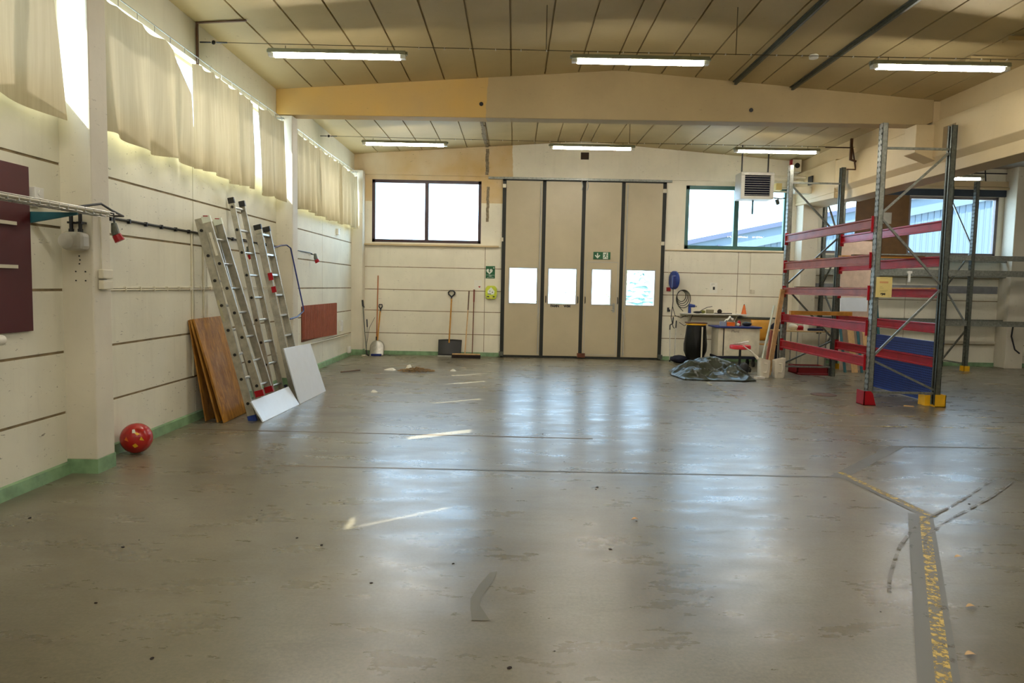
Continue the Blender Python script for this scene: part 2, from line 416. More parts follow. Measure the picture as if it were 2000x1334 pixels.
# ceiling slabs (planks running away from the camera) with open joints
b = MB()
edges = [-3.60, -2.989, -2.513, -2.035, -1.56, -1.07, -.588, -.102, .384, .869, 1.354, 1.584, 2.07, 2.555, 3.04, 3.52, 4.0, 4.47, 4.94, 5.40, 5.88, 6.4]
G = .011
for i in range(len(edges)-1):
    x0, x1 = edges[i]+G, edges[i+1]-G
    b.add([(x0,YR,cz(x0)),(x1,YR,cz(x1)),(x1,WB,cz(x1)),(x0,WB,cz(x0)),(x0,YR,cz(x0)+.2),(x1,YR,cz(x1)+.2),(x1,WB,cz(x1)+.2),(x0,WB,cz(x0)+.2)],
          [(0,3,2,1),(4,5,6,7),(0,1,5,4),(1,2,6,5),(2,3,7,6),(3,0,4,7)])
b.box(-3.7, YR, 4.93, 6.5, 16, 5.0)
for i in range(1, len(edges)-1):
    x = edges[i]; b.box(x-G-.002, YR, cz(x)+.03, x+G+.002, WB, cz(x)+.06)
ceil_o = struct(b.build('ceiling', CEIL))
b = MB(); b.box(6.4, YR, 4.3, 13.6, 16, 4.5); struct(b.build('ceiling', ANNEXC))

# skirting (green painted foot of the walls)
b = MB()
b.prism([(WL-.01, 0), (WL+.035, 0), (WL+.02, .085), (WL-.01, .10)], 'y', YR, WB); 
o = struct(b.build('baseboard_left', GREEN))
b = MB(); b.box(-3.28, WB-.025, 0, DX0-.02, WB, .085); b.box(DX1+.02, WB-.025, 0, 13.5, WB, .085); struct(b.build('baseboard_back', GREEN))
# columns on the left wall
for i, y in enumerate(PBAY):
    b = MB(); b.box(WL-.02, y, .11, -3.28, y+.25, 3.975); o = struct(b.build('trim_1', COLM, bevel=.012))
    b = MB(); b.box(WL-.02, y-.004, 0, -3.276, y+.254, .12 if i != 2 else .115); struct(b.build('baseboard_left', GREEN))
# cross beams: straight soffit, gently gabled top
for y in (-4.52, .54, 5.6, 10.66):
    b = MB(); b.prism([(-3.52, 3.985), (5.95, 4.02), (6.045, 4.06), (6.045, 4.40), (PEAKX+.1, 4.74), (PEAKX-.1, 4.74), (-3.52, 4.38)], 'y', y, y+.27)
    struct(b.build('trim_2', BEAMM, bevel=.01))
    if y > 10:
        for (x, z, r) in ((-.53, 4.19, .03), (3.395, 4.18, .03)):
            h = MB(); h.cyl((x, y-.004, z), (x, y+.02, z), r, n=16); hh = struct(h.build('trim_3', BLACK))
# long beam on the right with its lower flange, ledge and end haunch
b = MB()
b.box(6.14, YR, 4.06, 6.5, WB, 4.42)                                           # recessed top strip
b.prism([(6.06, 3.55), (6.06, 4.06), (6.16, 4.09), (6.5, 4.09), (6.5, 3.42), (6.16, 3.45)], 'y', YR, 13.85)   # web with sloping underside
b.prism([(6.15, 3.30), (6.15, 3.47), (6.55, 3.47), (6.55, 3.30)], 'y', YR, 13.85)                          # bottom flange
b.prism([(6.06, 3.47), (6.06, 4.09), (6.5, 4.09), (6.5, 3.47)], 'y', 13.85, WB)
b.add([(6.06,13.85,3.47),(6.5,13.85,3.47),(6.5,WB,3.47),(6.06,WB,3.47),(6.06,13.85,3.36),(6.5,13.85,3.32),(6.5,WB,3.36),(6.06,WB,3.42)],
      [(0,1,2,3),(4,7,6,5),(0,4,5,1),(1,5,6,2),(2,6,7,3),(3,7,4,0)])
struct(b.build('trim_4', RBEAM, bevel=.008))
# corbel block carrying the cross beam
b = MB(); b.add([(5.80,10.64,4.02),(6.22,10.64,4.02),(6.22,10.95,4.02),(5.80,10.95,4.02),(5.80,10.64,3.62),(6.22,10.64,3.46),(6.22,10.95,3.46),(5.80,10.95,3.62)],
      [(0,1,2,3),(4,7,6,5),(0,4,5,1),(1,5,6,2),(2,6,7,3),(3,7,4,0)]); b.box(6.05, 10.67, 3.98, 6.2, 10.93, 4.36)
struct(b.build('trim_5', RBEAM, bevel=.008))
# niche in the web: flat plate, the recess shade is put into its colour
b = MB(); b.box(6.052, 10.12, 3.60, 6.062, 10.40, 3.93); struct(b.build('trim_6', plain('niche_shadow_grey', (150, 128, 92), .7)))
# column at the back right corner
b = MB(); b.box(6.10, 15.38, 0, 6.44, WB, 3.45); struct(b.build('trim_1', COLM, bevel=.01))
b = MB(); b.box(6.02, 15.76, 0, 6.12, WB, 4.3); struct(b.build('trim_1', COLM))
# annex pillar and window head
b = MB(); b.box(10.62, 15.42, 0, 11.0, WB, 4.3); struct(b.build('trim_1', COLM, bevel=.01))
b = MB(); b.box(6.45, WB-.10, 3.90, 13.5, WB, 4.02); b.box(6.45, WB-.14, 3.84, 13.5, WB, 3.885); struct(b.build('trim_7', RBEAM))
b = MB(); b.box(6.45, WB-.05, 3.70, 13.5, WB+.02, 3.84); struct(b.build('trim_8', plain('dark_blue_grey_head', (40, 52, 66), .5)))
b = MB(); b.box(6.45, WB-.012, 1.60, 10.6, WB, 1.76); struct(b.build('trim_9', GREYW))  # thin strip, shade of the recessed band painted as grey
b = MB(); b.box(6.45, WB-.06, .50, 10.6, WB, .56); struct(b.build('trim_10', COLM))
for x in (7.9, 8.7, 9.55, 10.15):
    b = MB(); b.tube([(x, WB-.012, 4.28), (x+.02, WB-.012, 4.1), (x+.03, WB-.012, 4.02)], .012, 6); struct(b.build('trim_11', BLACK))
b = MB(); b.bar((6.6, WB-.02, 4.2), (13, WB-.02, 4.2), .03, .02); struct(b.build('trim_11', CABLE))

# ---------------------------------------------------------------- windows
def window(n, x0, x1, z0, z1, m, cols, fw=.055, y=WB):
    r = sempty('window_%d' % n, ((x0+x1)/2, y, z0))
    b = MB(); yf, yb = y+.01, y+.09
    b.box(x0, yf, z0, x1, yb, z0+fw); b.box(x0, yf, z1-fw, x1, yb, z1); b.box(x0, yf, z0, x0+fw, yb, z1); b.box(x1-fw, yf, z0, x1, yb, z1)
    xs = [x0+(x1-x0)*c for c in cols]
    for x in xs: b.box(x-fw*.62, yf, z0+fw, x+fw*.62, yb, z1-fw)
    b.build('window_frame', m, r)
    bs = [x0]+xs+[x1]
    for i in range(len(bs)-1):
        g = MB(); g.box(bs[i]+fw*.9, y+.045, z0+fw*.9, bs[i+1]-fw*.9, y+.05, z1-fw*.9); g.build('pane', GLASS, r)
    return r
window(1, *W1[:2], *W1[2:], DBROWN, [.50], .065)
window(2, *W2[:2], *W2[2:], DGREEN, [.50], .08)
w3 = window(3, *W3[:2], *W3[2:], plain('grey_red_frame', (120, 112, 112), .5), [.20, .49, .73])
b = MB(); b.box(-3.28, WB-.09, 2.395, -.35, WB, 2.43); struct(b.build('trim_12', RBEAM))
for i in range(4):
    y0, y1 = PBAY[i]+.27, PBAY[i+1]-.02
    r = sempty('window_%d' % (i+4), (WL-.1, (y0+y1)/2, 2.98))
    b = MB(); X0, X1 = WL-.16, WL-.10
    b.box(X0, y0, 2.98, X1, y1, 3.02); b.box(X0, y0, WT-.03, X1, y1, WT)
    fr_ = [0, .28, .62, .85, 1]; n = 4
    for k in range(n+1):
        y = y0+(y1-y0)*fr_[k]; b.box(X0, max(y0, y-.03), 3.02, X1, min(y1, y+.03), WT-.03)
    b.build('window_frame', COLM, r)
    for k in range(n):
        g = MB(); g.box(WL-.135, y0+(y1-y0)*fr_[k]+.03, 3.02, WL-.13, y0+(y1-y0)*fr_[k+1]-.03, WT-.03); g.build('pane', GLASS, r)

# ---------------------------------------------------------------- folding gate
gate = sempty('door_1', (1.5, WB, 0))
b = MB(); F = WB-.05
for x in (-.245, .62, 1.48, 2.335, 3.225): b.box(x-.042, F, .03, x+.042, F+.10, 3.87)
b.box(-.28, F, 3.83, 3.26, F+.10, 3.92); b.box(-.28, F-.01, .0, 3.26, F+.10, .05)
b.build('rubber_seal', DARK, gate)
LE = [(-.205, .58), (.66, 1.44), (1.52, 2.295), (2.375, 3.185)]
WN = [(-.10, .49), (.755, 1.35), None, (2.46, 3.065)]
PW = (1.705, 2.105)
for i, (x0, x1) in enumerate(LE):
    b = MB(); y0, y1 = F-.015, F+.06
    wz = (1.20, 1.955); win = WN[i] or PW
    b.box(x0, y0, .05, x1, y1, wz[0]); b.box(x0, y0, wz[1], x1, y1, 3.84); b.box(x0, y0, wz[0], win[0], y1, wz[1]); b.box(win[1], y0, wz[0], x1, y1, wz[1])
    for k in range(1, 16):                        # shallow pressed ribs
        x = x0+(x1-x0)*k/16; b.box(x-.0015, y0-.0015, 2.3 if i == 2 else 2.05, x+.0015, y0, 3.82)
    leaf = b.build('door_leaf', DOORP, gate)
    b = MB(); f = .025
    b.box(win[0]-f, y0-.01, wz[0]-f, win[1]+f, y0, wz[0]); b.box(win[0]-f, y0-.01, wz[1], win[1]+f, y0, wz[1]+f)
    b.box(win[0]-f, y0-.01, wz[0], win[0], y0, wz[1]); b.box(win[1], y0-.01, wz[0], win[1]+f, y0, wz[1])
    b.build('window_frame', GREYP, leaf)
    b = MB(); b.box(win[0], F+.02, wz[0], win[1], F+.026, wz[1]); b.build('pane', GLASS, leaf)
y0 = F-.015
b = MB()      # wicket door outline
for (xa, za, xb, zb) in ((1.555, .08, 1.57, 2.13), (2.25, .08, 2.265, 2.13)): b.box(xa, y0-.008, za, xb, y0, zb)
b.box(1.555, y0-.008, 2.115, 2.265, y0, 2.13); b.box(1.555, y0-.008, .08, 2.265, y0, .095); b.build('wicket_door_trim', GREYP, gate)
b = MB(); b.box(2.165, y0-.012, 1.03, 2.215, y0, 1.23); b.tube([(2.19, y0-.01, 1.19), (2.19, y0-.06, 1.19), (2.10, y0-.065, 1.19)], .011, 8); b.tube([(2.19, y0-.01, 1.08), (2.19, y0-.04, 1.08), (2.13, y0-.045, 1.075)], .01, 8)
b.build('door_handle', STEEL, gate)
for x in (.70, 1.40, 1.56, 2.27):
    b = MB(); b.tube([(x, y0, 1.36), (x, y0-.035, 1.34), (x, y0-.035, 1.24), (x, y0, 1.22)], .010, 8); b.build('pull_handle', BLACK, gate)
for x, s in ((.545, -1), (2.42, 1)):   # espagnolette rods
    b = MB(); b.tube([(x, y0-.025, .08), (x, y0-.025, 3.80)], .013, 8); b.box(x-.02, y0-.045, .98, x+.02, y0, 1.10)
    b.tube([(x, y0-.05, 1.0), (x+s*.04, y0-.06, .86)], .008, 6); b.box(x-.02, y0-.03, .09, x+.02, y0, .15); b.box(x-.02, y0-.03, 2.42, x+.02, y0, 2.45); b.build('lock_rod', GREYP, gate)
b = MB(); b.box(-.60, F-.06, 3.865, 3.37, F-.01, 3.91); b.build('top_rail', GALV, gate)
for x, z in ((-.25, 3.72), (-.29, 2.57), (3.22, 3.68), (3.21, 2.55)):
    b = MB(); b.box(x-.035, F-.06, z-.04, x+.035, F-.015, z+.04); b.build('hinge', CREAMC, gate)
for x in (-.26, 3.24, 1.46, 1.54):
    b = MB(); b.box(x-.045, F-.08, .03, x+.045, F-.012, .12); b.build('foot_hinge', GALVD if abs(x-1.5) > .5 else RUST, gate)
for x in (1.42, 1.54):
    b = MB(); b.tube([(x, F-.03, 3.86), (x+.02, F-.05, 3.74), (x, F-.03, 3.66)], .012, 6); b.build('roller_hanger', STEEL, gate)
text('lettering', 'FAMN', .07, BLACK, gate, (.90, y0-.002, 1.145), (1,0,0), (0,0,1), bold=.004); text('lettering', 'WIM', .07, BLACK, gate, (1.17, y0-.002, 1.145), (1,0,0), (0,0,1), bold=.004)

# ---------------------------------------------------------------- floor paint and marks
ZS = [0.0]
def strip(pts, wd, m, z=.002, name='floor_marking'):
    b = MB(); ZS[0] += .00035; z = z*.4+ZS[0]
    for k in range(len(pts)-1):
        p, q = Vector((*pts[k], 0)), Vector((*pts[k+1], 0)); d = (q-p).normalized(); s = Vector((-d.y, d.x, 0))*wd/2
        b.add([p-s+Vector((0,0,z)), q-s+Vector((0,0,z)), q+s+Vector((0,0,z)), p+s+Vector((0,0,z))], [(0,1,2,3)])
    return b.build(name, m, floor)
strip([(-3.37, 7.385), (.846, 7.311)], .028, plain('brown_floor_groove', (104, 86, 64), .6), .003, 'expansion_joint')
strip([(-1.95, 5.96), (.9, 5.96)], .03, BLINE); strip([(-.6, 5.96), (2.785, 5.962)], .032, GLINE, .0025)
strip([(2.76, 5.95), (3.95, 7.24)], .12, GLINE); strip([(3.92, 7.24), (7.5, 7.3)], .045, GLINE)
strip([(2.83, 6.10), (2.955, 4.92)], .11, GLINE); strip([(2.86, 6.12), (2.965, 4.92)], .055, YLINE, .003)
strip([(2.90, 4.96), (1.70, 2.70), (1.35, 2.04)], .155, GLINE); strip([(2.915, 4.94), (1.72, 2.70), (1.37, 2.04)], .06, YLINE, .003)
strip([(3.20, 8.30), (10.5, 8.40)], .045, YLINE2); strip([(3.78, 9.55), (4.166, 9.02), (7.5, 9.13), (10.5, 9.2)], .045, YLINE2); strip([(3.28, 12.2), (3.27, 10.1)], .05, YLINE2)
strip([(4.75, 9.95), (4.9, 9.6)], .045, YLINE2); strip([(3.3, 15.3), (3.28, 12.9)], .05, YLINE2); strip([(5.2, 12.4), (5.6, 12.7)], .045, YLINE2)
strip([(4.06, 5.95), (3.6, 5.5), (3.23, 5.16), (2.89, 4.87), (2.62, 4.58), (2.42, 4.33), (2.24, 4.06), (2.10, 3.84), (1.98, 3.62)], .02, TYRE)
strip([(4.2, 5.9), (3.7, 5.42), (3.3, 5.08), (2.95, 4.78), (2.66, 4.48), (2.5, 4.2)], .02, TYRE)
b = MB(); b.add([(x, y, .0022) for x, y in ((-.06, 3.80), (-.10, 3.78), (-.15, 3.62), (-.185, 3.45), (-.18, 3.35), (-.165, 3.22), (-.08, 3.22), (-.135, 3.38), (-.13, 3.47), (-.075, 3.68))], [(0,1,2,9), (2,3,8,9), (3,4,7,8), (4,5,6,7)]); b.build('floor_stain', STAIN, floor)
b = MB(); b.lathe([(.19, 0), (.19, .006), (.17, .008)], (4.76, 10.87, 0), 24); tag(b.build('manhole_cover', BROWNS), 'round dark iron cover set in the floor before the red rack', 'manhole cover')

# ---------------------------------------------------------------- light fittings on wires
def fitting(x0, y, z, label, group=None, hang=.105):
    t = thing('fluorescent_light', label, 'ceiling light', (x0+.73, y, z), group)
    b = MB(); b.prism([(y-.045, z+.065), (y+.045, z+.065), (y+.055, z+.02), (y-.055, z+.02)], 'x', x0, x0+1.50); b.box(x0-.02, y-.02, z+.03, x0, y+.02, z+.06); b.box(x0+1.5, y-.02, z+.03, x0+1.52, y+.02, z+.06); b.build('housing', plain('green_grey_enamel', (150, 154, 132), .5), t)
    b = MB(); b.prism([(y-.035, z+.02), (y+.035, z+.02), (y+.028, z-.018), (y-.028, z-.018)], 'x', x0+.06, x0+1.44); b.build('lit_tube', TUBE, t)
    for x in (x0+.03, x0+1.47):
        b = MB(); b.box(x-.03, y-.035, z-.015, x+.03, y+.035, z+.02); b.build('end_cap', WHITEP, t)
    for x in (x0+.18, x0+1.3):
        b = MB(); b.tube([(x, y, z+.06), (x, y, z+hang)], .004, 6); b.build('hanger', WIRE, t)
    return t
nm = {(0, 0): 'leftmost tube light of the front row, above the ladders', (0, 1): 'middle tube light of the front row, in front of the cross beam', (0, 2): 'rightmost tube light of the front row',
      (1, 0): 'leftmost tube light of the far row, behind the cross beam', (1, 1): 'middle tube light of the far row, above the folding gate', (1, 2): 'right tube light of the far row, behind the cross beam above the grey heater'}
for r, y in enumerate((8.08, 12.98)):
    for c, x in enumerate((-2.74, .585, 3.87)): fitting(x, y, 4.03, nm[(r, c)])
fitting(6.95, 13.2, 3.66, 'tube light hanging in the side aisle behind the long beam', None, .64)
for y in (3.2, -1.7):
    for x in (-2.74, .585, 3.87): fitting(x, y, 4.03, 'tube light hanging behind the camera', 'lights behind the camera')
fitting(8.2, 3.5, 3.66, 'tube light in the near side aisle out of view', None, .64)
fitting(10.4, 9.0, 3.66, 'tube light in the middle of the side aisle out of view', None, .64)
for i, y in enumerate((8.08, 12.98)):
    t = thing('suspension_wire', 'thin wire spanning the hall carrying the %s row of tube lights' % ('front', 'far')[i], 'wire', (1.3, y, 4.13))
    b = MB(); b.tube([(-3.30, y, 4.155), (1.3, y, 4.135), (6.0, y, 4.14)], .004, 5); b.build('cable', WIRE, t)
    b = MB(); b.tube([(-3.5, y, 4.155), (-3.38, y, 4.155)], .008, 6); b.lathe([(.018, -.008), (.024, 0), (.018, .008)], (-3.35, y, 4.155), 12, 'y'); b.tube([(-3.32, y, 4.155), (-3.2, y, 4.155)], .008, 6); b.build('turnbuckle', BLACK, t)
    b = MB()
    for k in range(24): b.box(-1.1+k*.28, y-.012, 4.128, -1.09+k*.28, y+.012, 4.143)
    b.build('cable_tie', WHITEP, t)
    for x in (.30, 2.38) if i == 0 else (2.0,):
        b = MB(); b.tube([(x, y, 4.13), (x, y, cz(x))], .005, 5); b.build('drop_wire', WIRE, t)
b = MB(); b.box(-3.51, 8.0, 3.8, -3.49, 8.03, 4.345); b.bar((-3.5, 8.01, 4.335), (-2.96, 8.01, cz(-3)-.012), .03, .012); tag(b.build('wire_bracket', BROWNS), 'small angle bracket holding the front wire on the left fascia', 'bracket')
b = MB(); b.box(5.94, 13.0, 3.92, 5.98, 13.04, 4.30); b.bar((5.96, 13.02, 3.93), (6.06, 13.02, 3.90), .03, .03); b.bar((5.96, 13.02, 4.25), (6.06, 13.02, 3.75), .02, .02); b.bar((5.5, 13.02, 4.14), (5.96, 13.02, 4.14), .02, .02); b.bar((5.9, 13.02, 3.76), (6.06, 13.02, 3.76), .02, .02)
tag(b.build('wire_bracket', BROWNS), 'rusty angle iron bracket on the long beam holding the far wire', 'bracket')
# steel rails under the slabs and battens
for i, x in enumerate((3.15, 3.98)):
    t = MB(); t.sweep([(-.04, 0), (.04, 0), (.04, -.012), (.015, -.012), (.015, -.05), (-.015, -.05), (-.015, -.012), (-.04, -.012)], (x, YR, cz(x)), (x, 10.66, cz(x)), (1,0,0), (0,0,1))
    tag(t.build('ceiling_rail', GALVD), ('grey steel rail under the ceiling, left one of the pair' , 'grey steel rail under the ceiling, right one of the pair')[i], 'rail')
for i, (y, x0) in enumerate(((8.80, 5.36), (8.12, 5.34))):
    b = MB(); b.box(x0, y-.05, cz(5.7)-.055, 6.10, y+.05, cz(5.7)-.01); tag(b.build('timber_batten', CEIL), ('short timber batten on the ceiling beside the right front light', 'short timber batten on the ceiling at the right edge of the view')[i], 'batten')
b = MB(); b.lathe([(.055, -.045), (.06, -.01), (.05, 0)], (3.97-.25, 9.3, cz(3.72)), 20); tag(b.build('smoke_detector', WHITEP), 'round white smoke detector on the ceiling between two rails', 'smoke detector')
b = MB(); b.sweep([(-.014, -.01), (.014, -.01), (.014, 0), (-.014, 0)], (-.09, 5.9, cz(-.09)), (-.09, 7.5, cz(-.09)), (1,0,0), (0,0,1))
# torn filler strip by the back wall
b = MB()
for k in range(14):
    y = 11.0+4.7*k/14; ww = .05+.03*random.random(); x = -.66+.02*random.random(); b.box(x-ww/2, y, cz(x)-.018, x+ww/2, y+.36, cz(x)-.002)
for k in range(10):
    z = 3.95+.55*k/10; x = -.64+.02*random.random(); b.box(x-.035, WB-.065, z, x+.035, WB-.05, z+.06)
for k in range(10):
    z = 2.95+.75*k/10; x = -.62+.02*random.random(); b.box(x-.03, WB-.006, z, x+.03, WB, z+.08)
struct(b.build('trim_14', plain('raw_mortar', (138, 124, 100), .9, var=.35, vs=25)))
b = MB(); b.box(1.385, WB-.058, 4.32, 1.56, WB-.05, 4.47); tag(b.build('vent_opening', plain('dark_vent', (52, 38, 26), .8)), 'small square dark vent hole high above the folding gate', 'vent')
b = MB()
for x in (4.43, 4.88): b.tube([(x, WB-.08, 4.5), (x, WB-.08, 3.95)], .014, 6)

# ---------------------------------------------------------------- curtains along the left windows
def curtain(y0, y1, seed, label, top=None, zb=2.73, slack=.0, nf=None, x=-3.395, belly=.025, hem=0.0):
    rnd = random.Random(seed); L = y1-y0; nf = nf or max(2, int(L*2.2)); ph = rnd.random()*6
    top = top or [(y0, 3.86), (y1, 3.86)]
    def tz(y):
        for (a, za), (c, zc) in zip(top, top[1:]):
            if a <= y <= c: 
                u = (y-a)/(c-a); return za+(zc-za)*u
        return top[-1][1]
    am = [.6+.8*rnd.random() for _ in range(nf+2)]
    def fn(u, v):
        y = y0+L*u; z1 = tz(y); k = u*nf
        z1 -= .028*abs(math.sin(math.pi*u*nf*1.5))
        a = am[int(k)]*(1-(k % 1))+am[int(k)+1]*(k % 1)
        amp = (.018+.022*v)*a
        xx = x + belly*v*(.5+.5*math.sin(ph+u*5)) + amp*math.sin(ph+2*math.pi*k+.6*math.sin(3*v+ph)) 
        zz = z1+(zb+.02*math.sin(ph+u*9)-z1)*v
        yy = y + .02*math.sin(ph*2+2*math.pi*k*.5)*v + hem*v*(u-.2)
        return (max(-3.47, min(-3.30, xx)), yy, zz)
    c = MB(); c.grid(fn, int(L*34), 22)
    return tag(c.build('curtain', CURT, smooth=True), label, 'curtain')
curtain(-4.2, .5, 11, 'cream curtain in the bay behind the camera')
curtain(.85, 2.75, 12, 'cream curtain nearest the camera on the left, mostly out of view')
curtain(2.80, 5.34, 13, 'cream curtain hanging before the near column at the left edge', top=[(2.8, 3.8), (3.0, 3.86), (5.34, 3.80)], nf=3, belly=.05, hem=.10)
curtain(5.88, 7.60, 14, 'long cream curtain just past the near column, with a sagging torn corner', top=[(5.88, 3.86), (7.25, 3.83), (7.60, 3.50)], nf=3, belly=.045, hem=.04)
curtain(7.66, 9.43, 15, 'cream curtain with folds in the middle of the second bay', top=[(7.66, 3.80), (7.75, 3.85), (9.43, 3.86)], nf=5, hem=.0)
curtain(9.55, 10.60, 16, 'short cream curtain ending at the middle column', nf=2, top=[(9.55, 3.86), (10.60, 3.88)], hem=-.02)
curtain(10.98, 12.55, 17, 'cream curtain just behind the middle column', nf=5, zb=2.71)
curtain(12.45, 14.08, 18, 'cream curtain in the middle of the far bay', nf=5, zb=2.70)
curtain(13.98, 15.53, 19, 'cream curtain in the far left corner next to the dark framed window', nf=5, top=[(14.01, 3.86), (15.53, 3.82)], zb=2.72)
for i in range(4):
    y0, y1 = PBAY[i]+.2, PBAY[i+1]+.05
    t = MB(); t.tube([(-3.40, y0, 3.92), (-3.40, (y0+y1)/2, 3.90), (-3.40, y1, 3.92)], .005, 5)
    for k in range(16): y = y0+(y1-y0)*(k+.5)/16; t.tube([(-3.40, y, 3.91), (-3.40, y, 3.85)], .004, 4)
    t.bar((-3.52, y0+.15, 3.92), (-3.39, y0+.15, 3.92), .015, .02); t.bar((-3.52, y1-.1, 3.92), (-3.39, y1-.1, 3.92), .015, .02)
    tag(t.build('curtain_wire', STEEL), ('curtain wire behind the camera', 'curtain wire of the bay nearest the camera', 'curtain wire between the two near columns', 'curtain wire of the far bay behind the middle column')[i], 'curtain wire')

# ---------------------------------------------------------------- ladders
def ladder_section(t, foot, top, width, nr, first, rung='round', railw=.025, raild=.085, m=ALUD, cap=None, bolts=True, skew=0):
    foot, top = Vector(foot), Vector(top); d = (top-foot); L = d.length; dn = d.normalized()
    ya = Vector((0, 1, skew)).normalized(); nrm = dn.cross(ya).normalized()
    for s in (0, 1):
        o = foot+ya*width*s; b = MB(); sg = 1 if s == 0 else -1
        # C-shaped rail, open to the inside
        h, wd, e = raild/2, railw, .004
        b.sweep([(-sg*wd*.0, -h), (sg*wd, -h), (sg*wd, -h+e*2), (sg*e, -h+e*2), (sg*e, h-e*2), (sg*wd, h-e*2), (sg*wd, h), (0, h)], o, o+d, ya, nrm)
        b.build('rail', m, t)
        if cap:
            for (q, mm) in cap:
                if mm is None: continue
                c = MB(); p = o+dn*(L*q); c.ob(p+ya*sg*wd/2, dn*.035, ya*(wd/2+.004), nrm*(h+.005)); c.build('end_cap', mm, t)
    for k in range(nr):
        p = foot+dn*(first+.28*k)
        if (p-foot).length > L-.05: break
        b = MB()
        if rung == 'round': b.tube([p-ya*.002, p+ya*(width+.002)], .016, 10)
        else: b.ob(p+ya*width/2, ya*width/2, dn*.012, nrm*.032)
        b.build('rung', ALU, t)
        if bolts:
            b = MB(); b.cyl(p-ya*.008, p+ya*.004, .017, n=12); b.build('bolt_cap', BLACK, t)
t = thing('extension_ladder', 'two-section aluminium extension ladder nearest the camera, beside the brown boards', 'ladder', (-2.90, 7.9, 0))
ladder_section(t, (-2.885, 7.895, .0), (-3.455, 7.88, 2.22), .34, 8, .20, cap=[(.012, BLUE)])
ladder_section(t, (-2.80, 7.90, .27), (-3.375, 7.88, 2.235), .33, 8, .13, cap=[(.02, RED), (.99, SIGNW)])
b = MB(); b.box(-3.40, 7.87, 2.245, -3.35, 7.90, 2.255); b.box(-3.40, 8.18, 2.245, -3.35, 8.21, 2.255); b.build('red_edge_mark', RED, t)
dn = (Vector((-3.375, 7.88, 2.235))-Vector((-2.80, 7.90, .27))).normalized(); 
b = MB(); b.ob(Vector((-3.29, 7.875, 1.95)), dn*.13, (0, .0015, 0), dn.cross(Vector((0,1,0)))*.014); b.build('sticker', PAPER, t)
b = MB(); b.ob(Vector((-3.22, 7.885, 1.22)), dn*.12, (0, .0015, 0), dn.cross(Vector((0,1,0)))*.012); b.build('sticker', plain('pale_sticker', (186, 182, 150), .5), t)
t = thing('ladder', 'tallest narrow aluminium ladder, standing between two other ladders', 'ladder', (-2.95, 8.80, 0))
ladder_section(t, (-2.93, 8.78, 0), (-3.46, 8.79, 2.55), .37, 9, .26, cap=[(.99, BLACK)], railw=.022, raild=.065)
t = thing('ladder', 'flat-runged aluminium ladder with a blue rod hooked on, nearest the radiator', 'ladder', (-2.95, 9.58, 0))
ladder_section(t, (-2.88, 9.42, 0), (-3.46, 9.68, 2.31), .37, 8, .30, rung='flat', cap=[(.985, BLACK)], bolts=False, railw=.024, raild=.09)
b = MB(); b.ob((-3.24, 9.56, 1.62), Vector((-.24, .1, .95)).normalized()*.05, (0, .002, 0), (.03, 0, .007)); b.ob((-3.19, 9.54, 1.45), Vector((-.24, .1, .95)).normalized()*.04, (0, .002, 0), (.03, 0, .007)); b.build('red_label', RED, t)
b = MB(); b.tube([(-3.36, 10.02, 2.02), (-3.34, 10.30, 2.07), (-3.33, 10.52, 2.09), (-3.30, 10.62, 2.05), (-3.12, 10.62, 1.20), (-3.10, 10.58, 1.13), (-3.08, 10.2, 1.06), (-3.10, 9.93, 1.04)], .011, 8)
tag(b.build('bent_rod', DBLUE, smooth=True), 'dark blue bent metal rod hooked on the ladder nearest the radiator', 'rod')
# brown boards leaning on the wall
def board(name, p0, p1, t0, t1, th, m, label, cat='board', bev=.002):
    p0, p1, t0, t1 = map(Vector, (p0, p1, t0, t1)); n = (p1-p0).cross(t0-p0).normalized()*th
    if n.x > 0: n = -n
    b = MB(); b.add([p0, p1, t1, t0, p0+n, p1+n, t1+n, t0+n], [(0,1,2,3),(4,7,6,5),(0,4,5,1),(1,5,6,2),(2,6,7,3),(3,7,4,0)])
    return tag(b.build(name, m, bevel=bev), label, cat)
board('plywood_board', (-3.13, 7.74, .004), (-3.14, 8.46, .004), (-3.440, 7.71, 1.135), (-3.440, 8.44, 1.14), .022, PLY, 'front worn brown plywood board leaning on the left wall by the ladders')
board('plywood_board', (-3.21, 7.76, .004), (-3.22, 8.48, .004), (-3.468, 7.70, 1.13), (-3.468, 8.43, 1.135), .020, PLY, 'middle brown board behind the front plywood board')
board('plywood_board', (-3.36, 7.80, .004), (-3.36, 8.5, .004), (-3.498, 7.72, 1.12), (-3.498, 8.42, 1.12), .016, PLY, 'rearmost brown board tilted closest to the left wall')
board('white_board', (-2.745, 7.84, .002), (-2.70, 9.03, .002), (-2.865, 7.80, .235), (-2.83, 9.0, .235), .016, BOARDW, 'small wide white laminate board at the foot of the ladders')
board('white_board', (-2.70, 9.06, .002), (-2.67, 10.20, .002), (-2.865, 8.93, .725), (-2.84, 10.02, .70), .016, BOARDW, 'tall white laminate board covering the foot of the ladder by the radiator')
b = MB(); b.ob((-2.87, 9.10, .12), (.012, 0, 0), (0, .03, 0), (-.03, 0, .12)); tag(b.build('dark_plate', NAVY), 'thin dark plate between the two white boards', 'plate')

